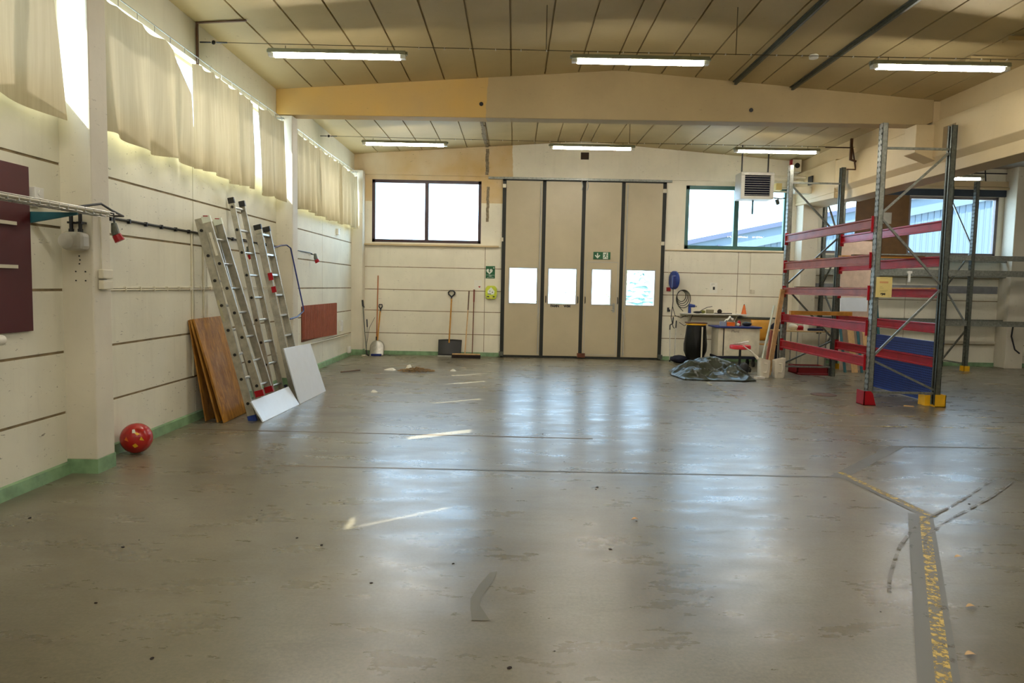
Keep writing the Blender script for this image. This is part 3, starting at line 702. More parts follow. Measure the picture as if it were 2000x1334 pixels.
# ball
bm = MB(); c = Vector((-3.34, 6.30, .137)); prof = [(max(.0005, .135*math.sin(math.pi*k/20)), -.135*math.cos(math.pi*k/20)) for k in range(21)]; bm.lathe(prof, c, 32)
ball = bm.build('ball', plain('red_vinyl', (172, 24, 20), .25, var=.2, vs=12, coat=.3), smooth=True, loc=(-3.34, 6.30, 0)); tag(ball, 'glossy red ball with yellow patches on the floor by the near column', 'ball')
def patch(c, d, r, n, m, nm_='patch', par=ball, sx=1.0):
    d = Vector(d).normalized(); u = d.cross(Vector((0,0,1))).normalized(); v = u.cross(d); b = MB(); k = len(n)
    pts = [(d+u*a*sx+v*bb).normalized()*r for a, bb in n]; b.add([c+p for p in pts]+[c+p*.99 for p in pts], [tuple(range(k))]+[(i, (i+1)%k, k+(i+1)%k, k+i) for i in range(k)]); b.build(nm_, m, par)
tri = [(-.13, -.13), (.16, -.05), (.05, .17)]
patch(c, (.42, -.80, .42), .138, [(-.2, .0), (-.05, -.08), (.12, .08), (.02, .16)], YEL); patch(c, (.25, -.82, .55), .1385, [(-.14, -.05), (.08, -.05), (.10, .2), (-.04, .22)], PAPER)
patch(c, (.70, -.66, .10), .138, tri, YEL); patch(c, (.36, -.86, -.30), .138, [(-.18, -.05), (.02, -.16), (.16, .02), (-.02, .16)], YEL); patch(c, (-.1, -.9, .1), .138, tri, ORANGE)

# ---------------------------------------------------------------- left wall fittings
b = MB()
def rfn(u, v):
    y = 11.87+2.2*u; return (WL+.02+.034*(1 if int(u*52) % 2 else 0), y, .60-.06*u+(1.165-(.60-.06*u))*v)
b.grid(rfn, 208, 1); 
t = thing('radiator', 'terracotta ribbed panel radiator on the left wall behind the ladders', 'radiator', (WL, 13.0, .5))
b.build('ribbed_panel', RADM, t, solid=.004)
b = MB(); b.box(WL+.001, 11.87, .56, WL+.018, 14.06, 1.15); b.build('back_plate', RUST, t)
b = MB(); b.tube([(WL+.03, 11.9, .50), (WL+.03, 14.1, .48), (WL+.03, 15.2, .48)], .014, 8); b.build('supply_pipe', CREAMC, t)
def redplug(p, label, drop=.18):
    x, y, z = p; t = thing('power_socket', label, 'power socket', p)
    b = MB(); b.tube([(WL+.005, y, z+drop-.02), (x, y, z+drop-.03), (x+.005, y, z+.06)], .008, 6); b.build('cable', BLACK, t)
    b = MB(); b.tube([(x, y, z+.07), (x+.01, y, z), (x+.02, y, z-.03)], [.022, .032, .034], 12); b.build('plug_body', GALVD, t)
    b = MB(); b.tube([(x+.02, y, z-.03), (x+.045, y+.01, z-.08)], [.036, .042], 14); b.build('red_collar', RED, t)
redplug((-3.40, 6.12, 1.95), 'hanging red power plug just past the near column'); redplug((-3.44, 8.38, 1.93), 'red power plug hanging behind the extension ladder')
redplug((-3.45, 9.33, 1.93), 'red power plug hanging behind the tallest ladder'); redplug((-3.44, 12.42, 1.98), 'red power plug on the wall above the radiator', .08)
b = MB(); b.tube([(WL+.012, 5.86, 2.075), (WL+.012, 10.65, 2.07)], .012, 6)
for k in range(16): y = 5.95+k*.3; b.box(WL, y, 2.05, WL+.028, y+.02, 2.09)
tag(b.build('wall_cable', CABLE), 'black cable clipped along the left wall between the columns', 'cable')
b = MB(); b.tube([(WL+.010, 11.0, 2.07), (WL+.010, 12.3, 2.06), (WL+.02, 12.42, 2.05), (WL+.05, 12.42, 2.03)], .008, 6); tag(b.build('wall_cable', CABLE), 'short black cable above the radiator on the left wall', 'cable')
b = MB(); b.tube([(WL+.010, 5.86, 1.452), (WL+.010, 10.65, 1.452)], .009, 6); b.tube([(WL+.010, 5.86, 1.47), (WL+.010, 10.65, 1.47)], .007, 6)
for k in range(18): y = 5.95+k*.26; b.box(WL, y, 1.44, WL+.022, y+.015, 1.48)
tag(b.build('wall_conduit', CREAMC), 'cream double conduit clipped low along the left wall', 'conduit')
b = MB()
for y in (7.83, 8.12): b.tube([(WL+.01, y, 2.05), (WL+.01, y, 1.47), (WL+.01, y, .5)], .012, 6)
tag(b.build('wall_conduit', CREAMC), 'pair of vertical conduits on the left wall behind the ladders', 'conduit')
b = MB(); b.box(WL, 14.45, .58, WL+.05, 14.60, .80); b.box(WL+.05, 14.47, .60, WL+.055, 14.58, .68); b.box(WL+.05, 14.47, .70, WL+.055, 14.58, .78); tag(b.build('wall_outlet', WHITEP, bevel=.006), 'white double wall outlet beside the radiator', 'outlet')
b = MB(); b.box(WL, 15.10, .07, WL+.08, 15.24, .22); tag(b.build('pipe_cover', WHITEP, bevel=.03), 'rounded white cover at floor level in the far left corner', 'pipe cover')
b = MB(); b.box(WL, 14.2, 2.50, WL+.05, 14.3, 2.62); tag(b.build('junction_box', WHITEP, bevel=.006), 'small white junction box high under the far left curtain', 'junction box')
# maroon board with holders at the left edge
t = thing('maroon_wall_board', 'dark maroon board on the wall at the left edge of the view', 'wall board', (WL, 4.2, 1.15))
b = MB(); b.box(WL, 3.3, 1.16, WL+.03, 5.20, 2.335); b.build('panel', MAROON, t, bevel=.003)
for z in (1.62, 1.92+.0):
    b = MB(); b.box(WL+.03, 4.2, z-.012, WL+.05, 5.03, z+.012); b.build('label_strip', CREAMC, t)
b = MB(); b.tube([(-3.46, 3.9, 1.12), (-3.46, 4.83, 1.12)], .035, 14); tag(b.build('paper_roll', PAPER, smooth=True), 'white roll hanging below the maroon board', 'paper roll')
b = MB(); b.box(WL, 5.23, 2.06, WL+.05, 5.33, 2.20); b.cyl((WL+.05, 5.28, 2.16), (WL+.055, 5.28, 2.16), .022); b.cyl((WL+.05, 5.28, 2.10), (WL+.055, 5.28, 2.10), .022); tag(b.build('wall_outlet', WHITEP, bevel=.005), 'white wall outlet right of the maroon board', 'outlet')
# cable tray on wall by near pillar
t = thing('cable_tray', 'wire cable tray on brackets in front of the maroon board', 'cable tray', (-3.2, 4.5, 2.0))
b = MB()
for x in (-3.24, -3.19, -3.14): b.tube([(x, 2.6, 2.03), (x, 5.64, 2.03)], .004, 5)
for x in (-3.26, -3.12): b.tube([(x, 2.6, 2.06), (x, 5.64, 2.06)], .004, 5)
for k in range(30): y = 2.65+k*.1; b.tube([(-3.26, y, 2.06), (-3.26, y, 2.03), (-3.12, y, 2.03), (-3.12, y, 2.06)], .003, 4)
b.build('wire_basket', ALU, t)
b = MB()
for i in range(4): b.tube([(-3.235+.03*i, 2.6, 2.043), (-3.235+.03*i, 5.6, 2.043+.003*i)], .011, 6)
b.build('cable_bundle', plain('light_grey_cable', (196, 190, 168), .5), t)
b = MB(); b.prism([(WL, 1.94), (WL+.02, 1.94), (-3.16, 2.005), (-3.16, 2.02), (WL, 2.02)], 'y', 5.21, 5.23); b.build('bracket', TEAL, t)
b = MB(); b.tube([(-3.15, 5.2, 2.06), (-3.12, 5.45, 2.11), (-3.14, 5.62, 2.08), (-3.2, 5.9, 2.06), (WL+.02, 6.05, 2.07)], .009, 7); b.build('black_cable', CABLE, t)
t = thing('sensor_box', 'rounded grey box on two black conduits on the near column', 'sensor box', (-3.36, 5.55, 1.75))
b = MB(); b.box(-3.45, 5.46, 1.76, -3.285, 5.595, 1.90); b.build('housing', GREYP, t, bevel=.035)
b = MB(); b.cyl((-3.40, 5.455, 1.83), (-3.40, 5.462, 1.83), .058, n=28); b.build('front_lid', plain('light_grey_lid', (190, 186, 174), .45), t)
for x in (-3.405, -3.335):
    b = MB(); b.tube([(x, 5.54, 1.90), (x, 5.54, 2.05)], .014, 8); b.box(x-.02, 5.52, 1.965, x+.02, 5.59, 1.98); b.tube([(x, 5.54, 1.90), (x, 5.54, 1.925)], .02, 8); b.build('conduit', BLACK, t)
t = thing('light_switch', 'two stacked cream switch boxes on the near column', 'switch', (-3.27, 5.75, 1.45))
for z in (1.50, 1.585):
    b = MB(); b.box(-3.277, 5.66, z-.036, -3.235, 5.80, z+.036); b.build('switch_box', CREAMC, t, bevel=.006)
b = MB(); b.tube([(-3.272, 5.70, 1.62), (-3.272, 5.70, 2.03)], .005, 5); b.build('cable', CREAMC, t)
b = MB()
for x, z in ((-3.385,1.72),(-3.385,1.66),(-3.415,1.60),(-3.34,1.60),(-3.415,1.53),(-3.34,1.53),(-3.38,1.69)): b.cyl((x, 5.596, z), (x, 5.601, z), .006, n=8)
struct(b.build('trim_13', BLACK))

# ---------------------------------------------------------------- back wall fittings
t = thing('defibrillator_sign', 'green defibrillator sign with white heart left of the gate', 'sign', (-.525, WB, 1.72))
YS = WB-.004
b = MB(); b.box(-.627, YS-.004, 1.722, -.425, WB, 1.990); b.build('plate', SIGNG, t)
b = MB(); hp = []
for k in range(40):
    a = 2*math.pi*k/40; hx = 16*math.sin(a)**3; hz = 13*math.cos(a)-5*math.cos(2*a)-2*math.cos(3*a)-math.cos(4*a); hp.append((-.545+hx*.0043, 1.875+hz*.0043))
b.prism(hp, 'y', YS-.007, YS-.004); b.build('heart', SIGNW, t)
b = MB(); b.prism([(-.555, 1.92), (-.530, 1.92), (-.545, 1.885), (-.525, 1.885), (-.552, 1.825), (-.545, 1.865), (-.565, 1.865)], 'y', YS-.009, YS-.007); b.build('lightning_bolt', SIGNG, t)
b = MB(); b.box(-.468, YS-.007, 1.945, -.438, YS-.004, 1.957); b.box(-.459, YS-.007, 1.936, -.447, YS-.004, 1.966); b.box(-.62, YS-.007, 1.793, -.432, YS-.004, 1.797); b.build('cross', SIGNW, t)
text('lettering', 'AED', .034, SIGNW, t, (-.526, YS-.006, 1.772), (1,0,0), (0,0,1)); text('lettering', 'HJÄRTSTARTARE', .020, SIGNW, t, (-.526, YS-.006, 1.742), (1,0,0), (0,0,1))
t = thing('defibrillator', 'lime green defibrillator case on the wall beneath the green sign', 'defibrillator', (-.50, WB, 1.27))
b = MB(); b.prism([(-.60, 1.27), (-.40, 1.27), (-.375, 1.35), (-.375, 1.50), (-.42, 1.56), (-.58, 1.56), (-.625, 1.50), (-.625, 1.35)], 'y', WB-.11, WB); b.build('case', LIME, t, bevel=.02)
b = MB(); b.prism([(-.56, 1.37), (-.44, 1.37), (-.42, 1.44), (-.50, 1.53), (-.58, 1.44)], 'y', WB-.114, WB-.108); b.build('display_panel', SIGNW, t)
b = MB(); b.box(-.57, WB-.116, 1.375, -.50, WB-.113, 1.39); b.box(-.53, WB-.117, 1.42, -.52, WB-.113, 1.46); b.box(-.48, WB-.117, 1.41, -.46, WB-.113, 1.43); b.box(-.59, WB-.113, 1.31, -.54, WB-.109, 1.335); b.box(-.46, WB-.113, 1.31, -.42, WB-.109, 1.335); b.build('markings', BLACK, t)
b = MB(); b.box(-.51, WB-.125, 1.27, -.49, WB-.108, 1.34); b.build('latch', PAPERY, t)
t = thing('paper_notice', 'pale notice with a small red heart left of the green sign', 'notice', (-.80, WB, 1.47))
b = MB(); b.box(-.875, WB-.003, 1.475, -.705, WB, 1.68); b.build('sheet', PAPER, t)
b = MB(); b.prism([(-.76, 1.51), (-.735, 1.535), (-.745, 1.55), (-.76, 1.54), (-.775, 1.55), (-.785, 1.535)], 'y', WB-.005, WB-.003); b.build('red_heart', RED, t)
t = thing('exit_sign', 'green emergency exit sign with running figure and down arrow on the gate', 'exit sign', (1.9, F-.02, 2.18)); YE = F-.016
b = MB(); b.box(1.715, YE-.012, 2.182, 2.085, YE, 2.342); b.build('plate', SIGNG, t)
b = MB(); b.box(1.805-.011, YE-.015, 2.235, 1.805+.011, YE-.012, 2.318); b.add([(x, YE-.015, z) for x, z in ((1.745, 2.262), (1.765, 2.278), (1.805, 2.236), (1.845, 2.278), (1.865, 2.262), (1.805, 2.200))], [(0,1,2,5), (5,2,3,4)]); b.build('down_arrow', SIGNW, t)
b = MB(); b.box(1.925, YE-.014, 2.192, 2.035, YE-.012, 2.332); b.build('doorway', SIGNW, t)
b = MB(); y = YE-.016
b.cyl((2.000, y-.001, 2.312), (2.000, y+.002, 2.312), .011, n=12)
for p, q, wd in (((1.992, 2.298), (1.975, 2.255), .022), ((1.99, 2.29), (1.955, 2.295), .010), ((1.955, 2.295), (1.94, 2.275), .009), ((1.99, 2.285), (2.02, 2.268), .010), ((1.978, 2.258), (2.005, 2.235), .013), ((2.005, 2.235), (2.012, 2.205), .011), ((1.975, 2.258), (1.962, 2.228), .013), ((1.962, 2.228), (1.932, 2.212), .011)):
    b.bar((p[0], y, p[1]), (q[0], y, q[1]), .003, wd)
b.build('running_figure', SIGNG, t)
b = MB(); b.box(4.30, WB-.003, 1.50, 4.465, WB, 1.725); b.build('x', PAPER) if False else None
t = thing('poster', 'white sheet with a small dark picture above the wall shelf', 'poster', (4.38, WB, 1.48)); b.build('sheet', PAPER, t)
b = MB(); b.box(4.365, WB-.005, 1.57, 4.41, WB-.003, 1.635); b.build('dark_picture', BLACK, t)
b = MB(); b.box(4.33, WB-.0045, 1.69, 4.40, WB-.003, 1.70); b.box(4.33, WB-.0045, 1.67, 4.36, WB-.003, 1.677); b.build('print', GREYP, t)
t = thing('alarm_button', 'small red alarm box on the wall right of the gate', 'alarm button', (3.39, WB, 1.5))
b = MB(); b.box(3.345, WB-.05, 1.52, 3.43, WB, 1.605); b.build('housing', plain('red_box', (150, 18, 20), .4), t, bevel=.005)
b = MB(); b.tube([(3.385, WB-.01, 1.60), (3.385, WB-.01, 1.9), (3.38, WB-.01, 2.3)], .006, 5); b.build('cable', CREAMC, t)
b = MB(); b.box(3.38, WB-.04, 1.07, 3.44, WB, 1.12); b.box(3.38, WB-.06, 1.10, 3.41, WB, 1.16); tag(b.build('wall_hook', BLACK), 'small black hook fitting low on the wall right of the gate', 'hook')
b = MB(); b.box(5.19, WB-.04, 1.50, 5.28, WB, 1.59); tag(b.build('junction_box', CREAMC, bevel=.005), 'cream junction box on the wall above the orange cone', 'junction box')
b = MB(); b.tube([(5.17, WB-.01, 1.5), (5.17, WB-.01, 2.45)], .006, 5); tag(b.build('wall_cable', CREAMC), 'thin cable rising to the green framed window', 'cable')
b = MB(); b.box(3.30, WB-.03, 2.41, 6.1, WB, 2.425); struct(b.build('trim_12', RBEAM))

# heater unit
t = thing('unit_heater', 'grey unit heater with dark louvres in front of the green framed window', 'heater', (4.80, 14.7, 3.38))
b = MB(); b.box(4.50, 14.55, 3.40, 5.16, 14.60, 3.46); b.box(4.50, 14.55, 3.87, 5.16, 14.60, 3.93); b.box(4.50, 14.55, 3.46, 4.575, 14.60, 3.87); b.box(5.09, 14.55, 3.46, 5.16, 14.60, 3.87); b.box(4.50, 14.60, 3.40, 5.16, 14.95, 3.93); b.build('casing', GREYP, t, bevel=.004)
b = MB(); b.box(4.575, 14.592, 3.46, 5.09, 14.598, 3.87); b.build('dark_core', plain('heater_dark', (8, 10, 26), .7, spec=.1), t)
for k in range(9):
    b = MB(); z = 3.485+k*.045; b.ob((4.83, 14.575, z), (.257, 0, 0), (0, .005, .001), (0, 0, .0025)); b.build('louvre', GREYP, t)
for x in (4.55, 5.08):
    b = MB(); b.box(x-.012, 14.70, 3.93, x+.012, 14.72, cz(x)); b.build('hanger', BLACK, t)
b = MB(); b.tube([(4.83, 14.8, 3.40), (4.83, 14.8, 3.12)], .02, 8); b.build('drain_pipe', TEAL, t)
t = thing('heating_pipes', 'cream pipes along the wall right of the grey heater', 'pipes', (5.6, 15.3, 3.6))
for i, (z, r) in enumerate(((3.95, .028), (3.87, .028), (3.74, .018), (3.68, .018))):
    b = MB(); b.tube([(5.16, 15.2+.1*i, z), (5.75, 15.2+.1*i, z), (6.065, 15.25+.1*i, z+.0)], r, 8); b.build('pipe', CREAMC, t)
b = MB(); b.box(5.40, 15.1, 3.66, 5.52, 15.25, 3.80); b.build('valve', PAPERY, t)
b = MB(); b.tube([(5.18, 15.1, 3.52), (5.5, 15.1, 3.48), (5.7, 15.1, 3.52)], .014, 6); b.cyl((5.42, 15.08, 3.45), (5.46, 15.12, 3.38), .04); b.build('valve_wheel', GALVD, t)
t = thing('speaker', 'wall loudspeaker with dark cone in the upper right corner of the back wall', 'speaker', (5.93, 15.5, 4.1))
b = MB(); b.box(5.86, 15.45, 4.10, 6.04, 15.62, 4.36); b.build('cabinet', CREAMC, t, bevel=.004)
b = MB(); b.cyl((5.95, 15.44, 4.23), (5.95, 15.455, 4.23), .055, n=24); b.build('cone', BLACK, t); b = MB(); b.box(5.84, 15.48, 4.2, 5.858, 15.6, 4.36); b.build('red_strip', RED, t)
b = MB(); b.box(6.03, 14.85, 3.76, 6.062, 15.05, 3.93); tag(b.build('wall_opening', BLACK), 'small black square opening on the long beam near the back wall', 'opening')
b = MB(); b.box(5.72, 14.9, 3.58, 6.06, 15.1, 3.70); tag(b.build('vent_duct', CREAMC), 'short cream duct end fixed to the long beam', 'duct')

# ---------------------------------------------------------------- tools on the back wall, left
def pole(b, p, q, r, n=8): return b.tube([p, q], r, n)
t = thing('snow_shovel', 'wide black snow shovel with wooden shaft against the back wall', 'shovel', (-1.38, 15.6, 0))
b = MB()
def bl(u, v): 
    x = -1.63+.505*u; wv = .5-abs(u-.5); return (x+.02*(v-.5)*(u-.5), 15.52+.16*v-.10*(1-(2*u-1)**2)*.4, .03+.33*v+.015*math.sin(math.pi*u)*v)
b.grid(bl, 20, 8); b.build('blade', BLACK, t, solid=.008, smooth=True)
b = MB(); b.box(-1.63, 15.47, .005, -1.13, 15.50, .035); b.build('blade_edge', ALU, t)
b = MB(); pole(b, (-1.395, 15.60, .30), (-1.365, 15.745, 1.26), .016); b.build('shaft', AMBER, t)
b = MB(); b.tube([(-1.365, 15.74, 1.20), (-1.365, 15.75, 1.30), (-1.43, 15.75, 1.36), (-1.435, 15.75, 1.40), (-1.40, 15.75, 1.435), (-1.33, 15.75, 1.435), (-1.295, 15.75, 1.40), (-1.30, 15.75, 1.36), (-1.365, 15.75, 1.30)], .016, 8); b.build('grip', BLACK, t)
t = thing('push_broom', 'wide dark push broom with pale shaft beside the snow shovel', 'broom', (-1.0, 15.45, 0))
b = MB(); b.box(-1.30, 15.32, .07, -.70, 15.38, .095); b.build('head', PINE, t); b = MB(); b.box(-1.31, 15.31, 0, -.69, 15.39, .07); b.build('bristles', BRISTLE, t, bevel=.006)
b = MB(); pole(b, (-1.03, 15.36, .09), (-.995, 15.66, 1.02), .013); b.build('shaft', PINE, t); b = MB(); pole(b, (-.995, 15.66, 1.02), (-.985, 15.77, 1.44), .013); b.build('dark_shaft_top', BROWNS, t)
t = thing('broom', 'broom with brown shaft standing nearest the gate', 'broom', (-.9, 15.6, 0))
b = MB(); pole(b, (-.885, 15.60, .05), (-.875, 15.74, 1.25), .011); b.build('shaft', plain('brown_shaft', (110, 66, 34), .5), t); b = MB(); pole(b, (-.875, 15.735, 1.2), (-.874, 15.76, 1.47), .016); b.build('grip', plain('red_brown_grip', (126, 52, 34), .5), t)
b = MB(); b.box(-1.0, 15.57, 0, -.80, 15.63, .06); b.build('head', BRISTLE, t)
t = thing('spade', 'metal scoop shovel with black D grip in the left corner', 'shovel', (-2.97, 15.6, 0))
b = MB()
def sp(u, v):
    a = 1 if v < .55 else math.sqrt(max(0.02, 1-((v-.55)/.46)**2)); x = -2.965+(u-.5)*.31*a; return (x, 15.52+.14*v-.05*(1-(2*u-1)**2), .005+.315*v)
b.grid(sp, 12, 14); b.build('blade', ALU, t, solid=.004, smooth=True)
b = MB(); pole(b, (-2.965, 15.62, .28), (-2.93, 15.74, .96), .015); b.build('shaft', AMBER, t)
b = MB(); b.tube([(-2.925, 15.74, .93), (-2.92, 15.75, 1.00), (-2.96, 15.75, 1.06), (-2.955, 15.75, 1.10), (-2.89, 15.75, 1.10), (-2.885, 15.75, 1.06), (-2.92, 15.75, 1.0)], .013, 8); b.build('grip', BLACK, t)
t = thing('wooden_pole', 'long thin orange brown pole standing behind the scoop shovel', 'pole', (-3.0, 15.65, 0))
b = MB(); pole(b, (-2.99, 15.64, .02), (-2.985, 15.77, 1.735), .012); b.build('shaft', plain('orange_brown_pole', (178, 104, 50), .5), t); b = MB(); pole(b, (-2.99, 15.645, .24), (-2.99, 15.66, .40), .017); b.build('socket', BLACK, t)
t = thing('grabber_tool', 'slim metal grabber tool with black grip leaning in the left corner', 'grabber', (-3.2, 15.25, 0))
b = MB(); pole(b, (-3.14, 15.3, .12), (-3.262, 15.5, 1.12), .010); b.build('shaft', GALVD, t); b = MB(); b.tube([(-3.255, 15.5, 1.06), (-3.268, 15.5, 1.2)], .022, 8); b.tube([(-3.25, 15.48, 1.10), (-3.22, 15.45, 1.04)], .012, 6); b.build('grip', BLACK, t)
b = MB(); b.tube([(-3.14, 15.3, .13), (-3.12, 15.28, .04), (-3.07, 15.27, .02)], .018, 8); b.build('claw', BLACK, t)
b = MB(); b.tube([(-3.14, 15.3, .2), (-3.10, 15.4, .6), (-3.02, 15.6, .82)], .005, 5); tag(b.build('thin_wire', GALVD), 'thin wire bent up from the grabber in the left corner', 'wire')
b = MB(); b.box(-3.06, 15.38, 0, -2.84, 15.46, .045); tag(b.build('hand_brush', DBLUE, bevel=.01), 'blue hand brush on the floor in front of the scoop shovel', 'brush')
b = MB(); b.box(-3.24, 15.28, 0, -3.05, 15.36, .03); tag(b.build('dustpan', CREAMC, bevel=.008), 'cream dustpan piece on the floor in the left corner', 'dustpan')
t = thing('hand_tool', 'thin dark handled tool standing at the far left column', 'tool', (-3.2, 15.7, .5)); b = MB(); pole(b, (-3.225, 15.72, .02), (-3.22, 15.78, .60), .005); b.build('shaft', GALVD, t); b = MB(); pole(b, (-3.218, 15.77, .60), (-3.23, 15.785, .77), .012); b.build('grip', NAVY, t)

# ---------------------------------------------------------------- debris heap and litter on the floor
b = MB(); rn = random.Random(5)
for k in range(240):
    a = rn.random()*6.28; r = rn.random()**.7; x = -1.72+.33*r*math.cos(a); y = 12.85+.28*r*math.sin(a); l = .01+.035*rn.random(); th = rn.random()*3.14
    b.ob((x, y, .008+.07*(1-r)*rn.random()), (l*math.cos(th), l*math.sin(th), 0), (-.005*math.sin(th), .005*math.cos(th), 0), (0, 0, .004))
tag(b.build('debris_heap', STRAW), 'small swept heap of brown debris on the floor left of the gate', 'debris', kind='stuff')
def scrap(x, y, r, h, label, m=PAPER, seed=1):
    rn = random.Random(seed); b = MB(); n = 8; ring = [(x+r*(.7+.5*rn.random())*math.cos(k*6.28/n), y+r*(.7+.5*rn.random())*math.sin(k*6.28/n), .002) for k in range(n)]
    mid = [(x+.5*(p[0]-x), y+.5*(p[1]-y), h*(.5+.5*rn.random())) for p in ring]
    b.add(ring+mid+[(x, y, h)], [(i, (i+1)%n, n+(i+1)%n, n+i) for i in range(n)]+[(n+i, n+(i+1)%n, 2*n) for i in range(n)]+[tuple(range(n-1, -1, -1))])
    tag(b.build('paper_scrap', m), label, 'scrap')
scrap(-1.90, 13.1, .08, .085, 'crumpled white paper on top of the debris heap', seed=3); scrap(-2.2, 12.9, .12, .04, 'flat crumpled paper left of the debris heap', seed=4)
scrap(-1.065, 12.92, .055, .04, 'white scrap on the floor right of the debris heap', seed=5); scrap(-1.98, 10.2, .055, .035, 'pale blue-white scrap near the tall white board', seed=6)
scrap(-1.2, 15.45, .04, .11, 'small white ball of paper resting on the push broom', seed=8) if False else None
b = MB(); pole(b, (-2.98, 12.36, .012), (-2.72, 12.72, .012), .010, 6); tag(b.build('metal_rod', BROWNS), 'short dark rod lying on the floor near the radiator', 'rod')
def px2floor(px, py):
    d = right*((px-1000)/FPX) + up*(-(py-667)/FPX) + fwd; k = -CAMH/d.z; return d.x*k, d.y*k
spots = [(58,1012),(272,1055),(240,1069),(502,1016),(511,997),(580,1051),(628,1065),(663,978),(672,984),(531,885),(187,1178),(725,1139),(885,1101),(1102,902),(1083,1272),(1166,952),(1164,956),(1105,762),(1000,954),(297,1286),(1893,985),(1720,1195),(995,1305),(1192,1073),(1060,848),(1243,1018)]
b0 = None
for k, (px, py) in enumerate(spots):
    x, y = px2floor(px, py); rn = random.Random(k); r = .004+.006*rn.random()
    if b0 is None:
        m_ = MB(); m_.lathe([(.001, 0), (1, .2), (.8, .7), (.001, 1)], (0, 0, 0), 6); b0 = m_.build('dirt_crumb', BRISTLE, loc=(0,0,0)); o = b0
    else: o = b0.copy(); COL.objects.link(o)
    o.location = (x, y, 0); o.scale = (r*1.4, r, r*.6); o.rotation_euler = (0, 0, rn.random()*6); tag(o, 'tiny dark crumb of dirt on the open floor', 'crumb', 'dirt crumbs on the floor')
for k, (px, py, lab) in enumerate(((1240, 1016, 'dry leaf on the floor in the middle foreground'), (1895, 1281, 'curled pale leaf near the bottom right corner'), (1896, 1187, 'brown leaf right of the worn yellow line'), (1872, 1090, 'reddish leaf further up beside the yellow line'))):
    x, y = px2floor(px, py); b = MB(); b.grid(lambda u, v: (x+(u-.5)*.05, y+(v-.5)*.03*math.sin(math.pi*u), .004+.012*math.sin(3*u)), 6, 3); tag(b.build('leaf', PINE if k else AMBER, solid=.001), lab, 'leaf')
b = MB(); x, y = px2floor(1775, 794); b.ob((x, y, .008), (.06, -.02, 0), (.004, .012, 0), (0, 0, .006)); tag(b.build('wood_splinter', PINE), 'pale wood splinter on the floor under the red rack frame', 'splinter')

# ---------------------------------------------------------------- pallet racks
def upright(t, x, y, ztop, web=-1, m=GALV, wx=.075, wy=.105, z0=0.0):
    """C post: perforated web in the y-z plane facing web*x, flanges running in x"""
    b = MB(); e = .006; xw = x if web < 0 else x+wx-e; yc = y
    s1, sl = .016, .018            # strip widths
    for (a, c) in ((0, s1), (s1+sl, wy-s1-sl), (wy-s1, wy)): b.box(xw, yc+a, z0, xw+e, yc+c, ztop)
    n = int((ztop-z0)/.075)
    for k in range(n+1):
        z = z0+k*.075
        for a in (s1, wy-s1-sl): b.box(xw, yc+a, z, xw+e, yc+a+sl, min(ztop, z+.045))
    x1 = x+wx
    b.box(x, yc, z0, x1, yc+e, ztop); b.box(x, yc+wy-e, z0, x1, yc+wy, ztop)
    xl = x1-e if web < 0 else x
    b.box(xl, yc, z0, xl+e, yc+.03, ztop); b.box(xl, yc+wy-.03, z0, xl+e, yc+wy, ztop)
    b.build('upright', m, t)
def rbeam(t, x, y0, y1, z0, z1, m, clip=RED):
    b = MB(); h = z1-z0; o = .026; w_ = .006
    b.sweep([(-o, 0), (o, 0), (o, .018), (w_, .026), (w_, h-.026), (o, h-.018), (o, h), (-o, h), (-o, h-.018), (-w_, h-.026), (-w_, .026), (-o, .018)], (x, y0, z0), (x, y1, z0), (1,0,0), (0,0,1))
    o_ = b.build('beam', m, t)
    for y in (y0, y1):
        c = MB(); c.box(x-.032, y-.006, z0-.05, x+.030, y+.006, z1+.03); c.build('beam_clip', clip, o_)
rack = thing('pallet_rack', 'galvanised pallet rack with red beams standing in the right half of the hall', 'pallet rack', (5.5, 11.7, 0))
XN, XF, YN, YF = 4.985, 5.93, 9.98, 13.28
RY = [YN, YF]
for y in RY:
    upright(rack, XN, y, 3.88 if y == YN else 3.86, -1); upright(rack, XF, y, 3.87 if y == YN else 3.84, 1, GALVD)
    yc = y+.05
    for z in ((3.55, .17)):
        b = MB(); b.bar((XN+.07, yc, z), (XF, yc, z), .03, .03); b.build('horizontal_brace', GALV, rack)
    if y == YN: zz = [(0, 2.66, 1, 3.50), (0, 2.60, 1, 1.70), (0, .68, 1, 1.62), (0, .62, 1, .22)]
    else: zz = [(0, 3.50, 1, 2.62), (0, 1.70, 1, 2.55), (0, 1.62, 1, .72), (0, .22, 1, .66)]
    for (_, za, _, zb_) in zz:
        b = MB(); b.bar((XN+.07, yc, za), (XF+.005, yc, zb_), .028, .028); b.build('diagonal_brace', GALVD if y == YF else GALV, rack)
LV = [(2.46, 2.60), (1.955, 2.10), (1.51, 1.635), (1.01, 1.15), (.525, .665)]
for i, (z0, z1) in enumerate(LV):
    rbeam(rack, XN+.0, YN+.108, YF-.004, z0, z1, SALMON if i < 3 else RED); rbeam(rack, XF+.075, YN+.108, YF-.004, z0, z1, RED)
b = MB(); b.prism([(4.90, 0), (5.075, 0), (5.06, .03), (5.02, .17), (4.99, .20), (4.90, .20)], 'y', YN-.08, YN-.07); b.box(4.90, YN-.08, 0, 4.91, YN+.14, .20); b.box(4.90, YN-.08, 0, 5.07, YN+.14, .008)
b.build('red_post_guard', RED, rack)
b = MB(); b.box(5.88, YN-.10, 0, 6.03, YN-.09, .17); b.box(6.02, YN-.10, 0, 6.03, YN+.13, .17); b.box(5.88, YN-.10, 0, 6.03, YN+.13, .008); b.build('yellow_post_guard', YEL, rack)
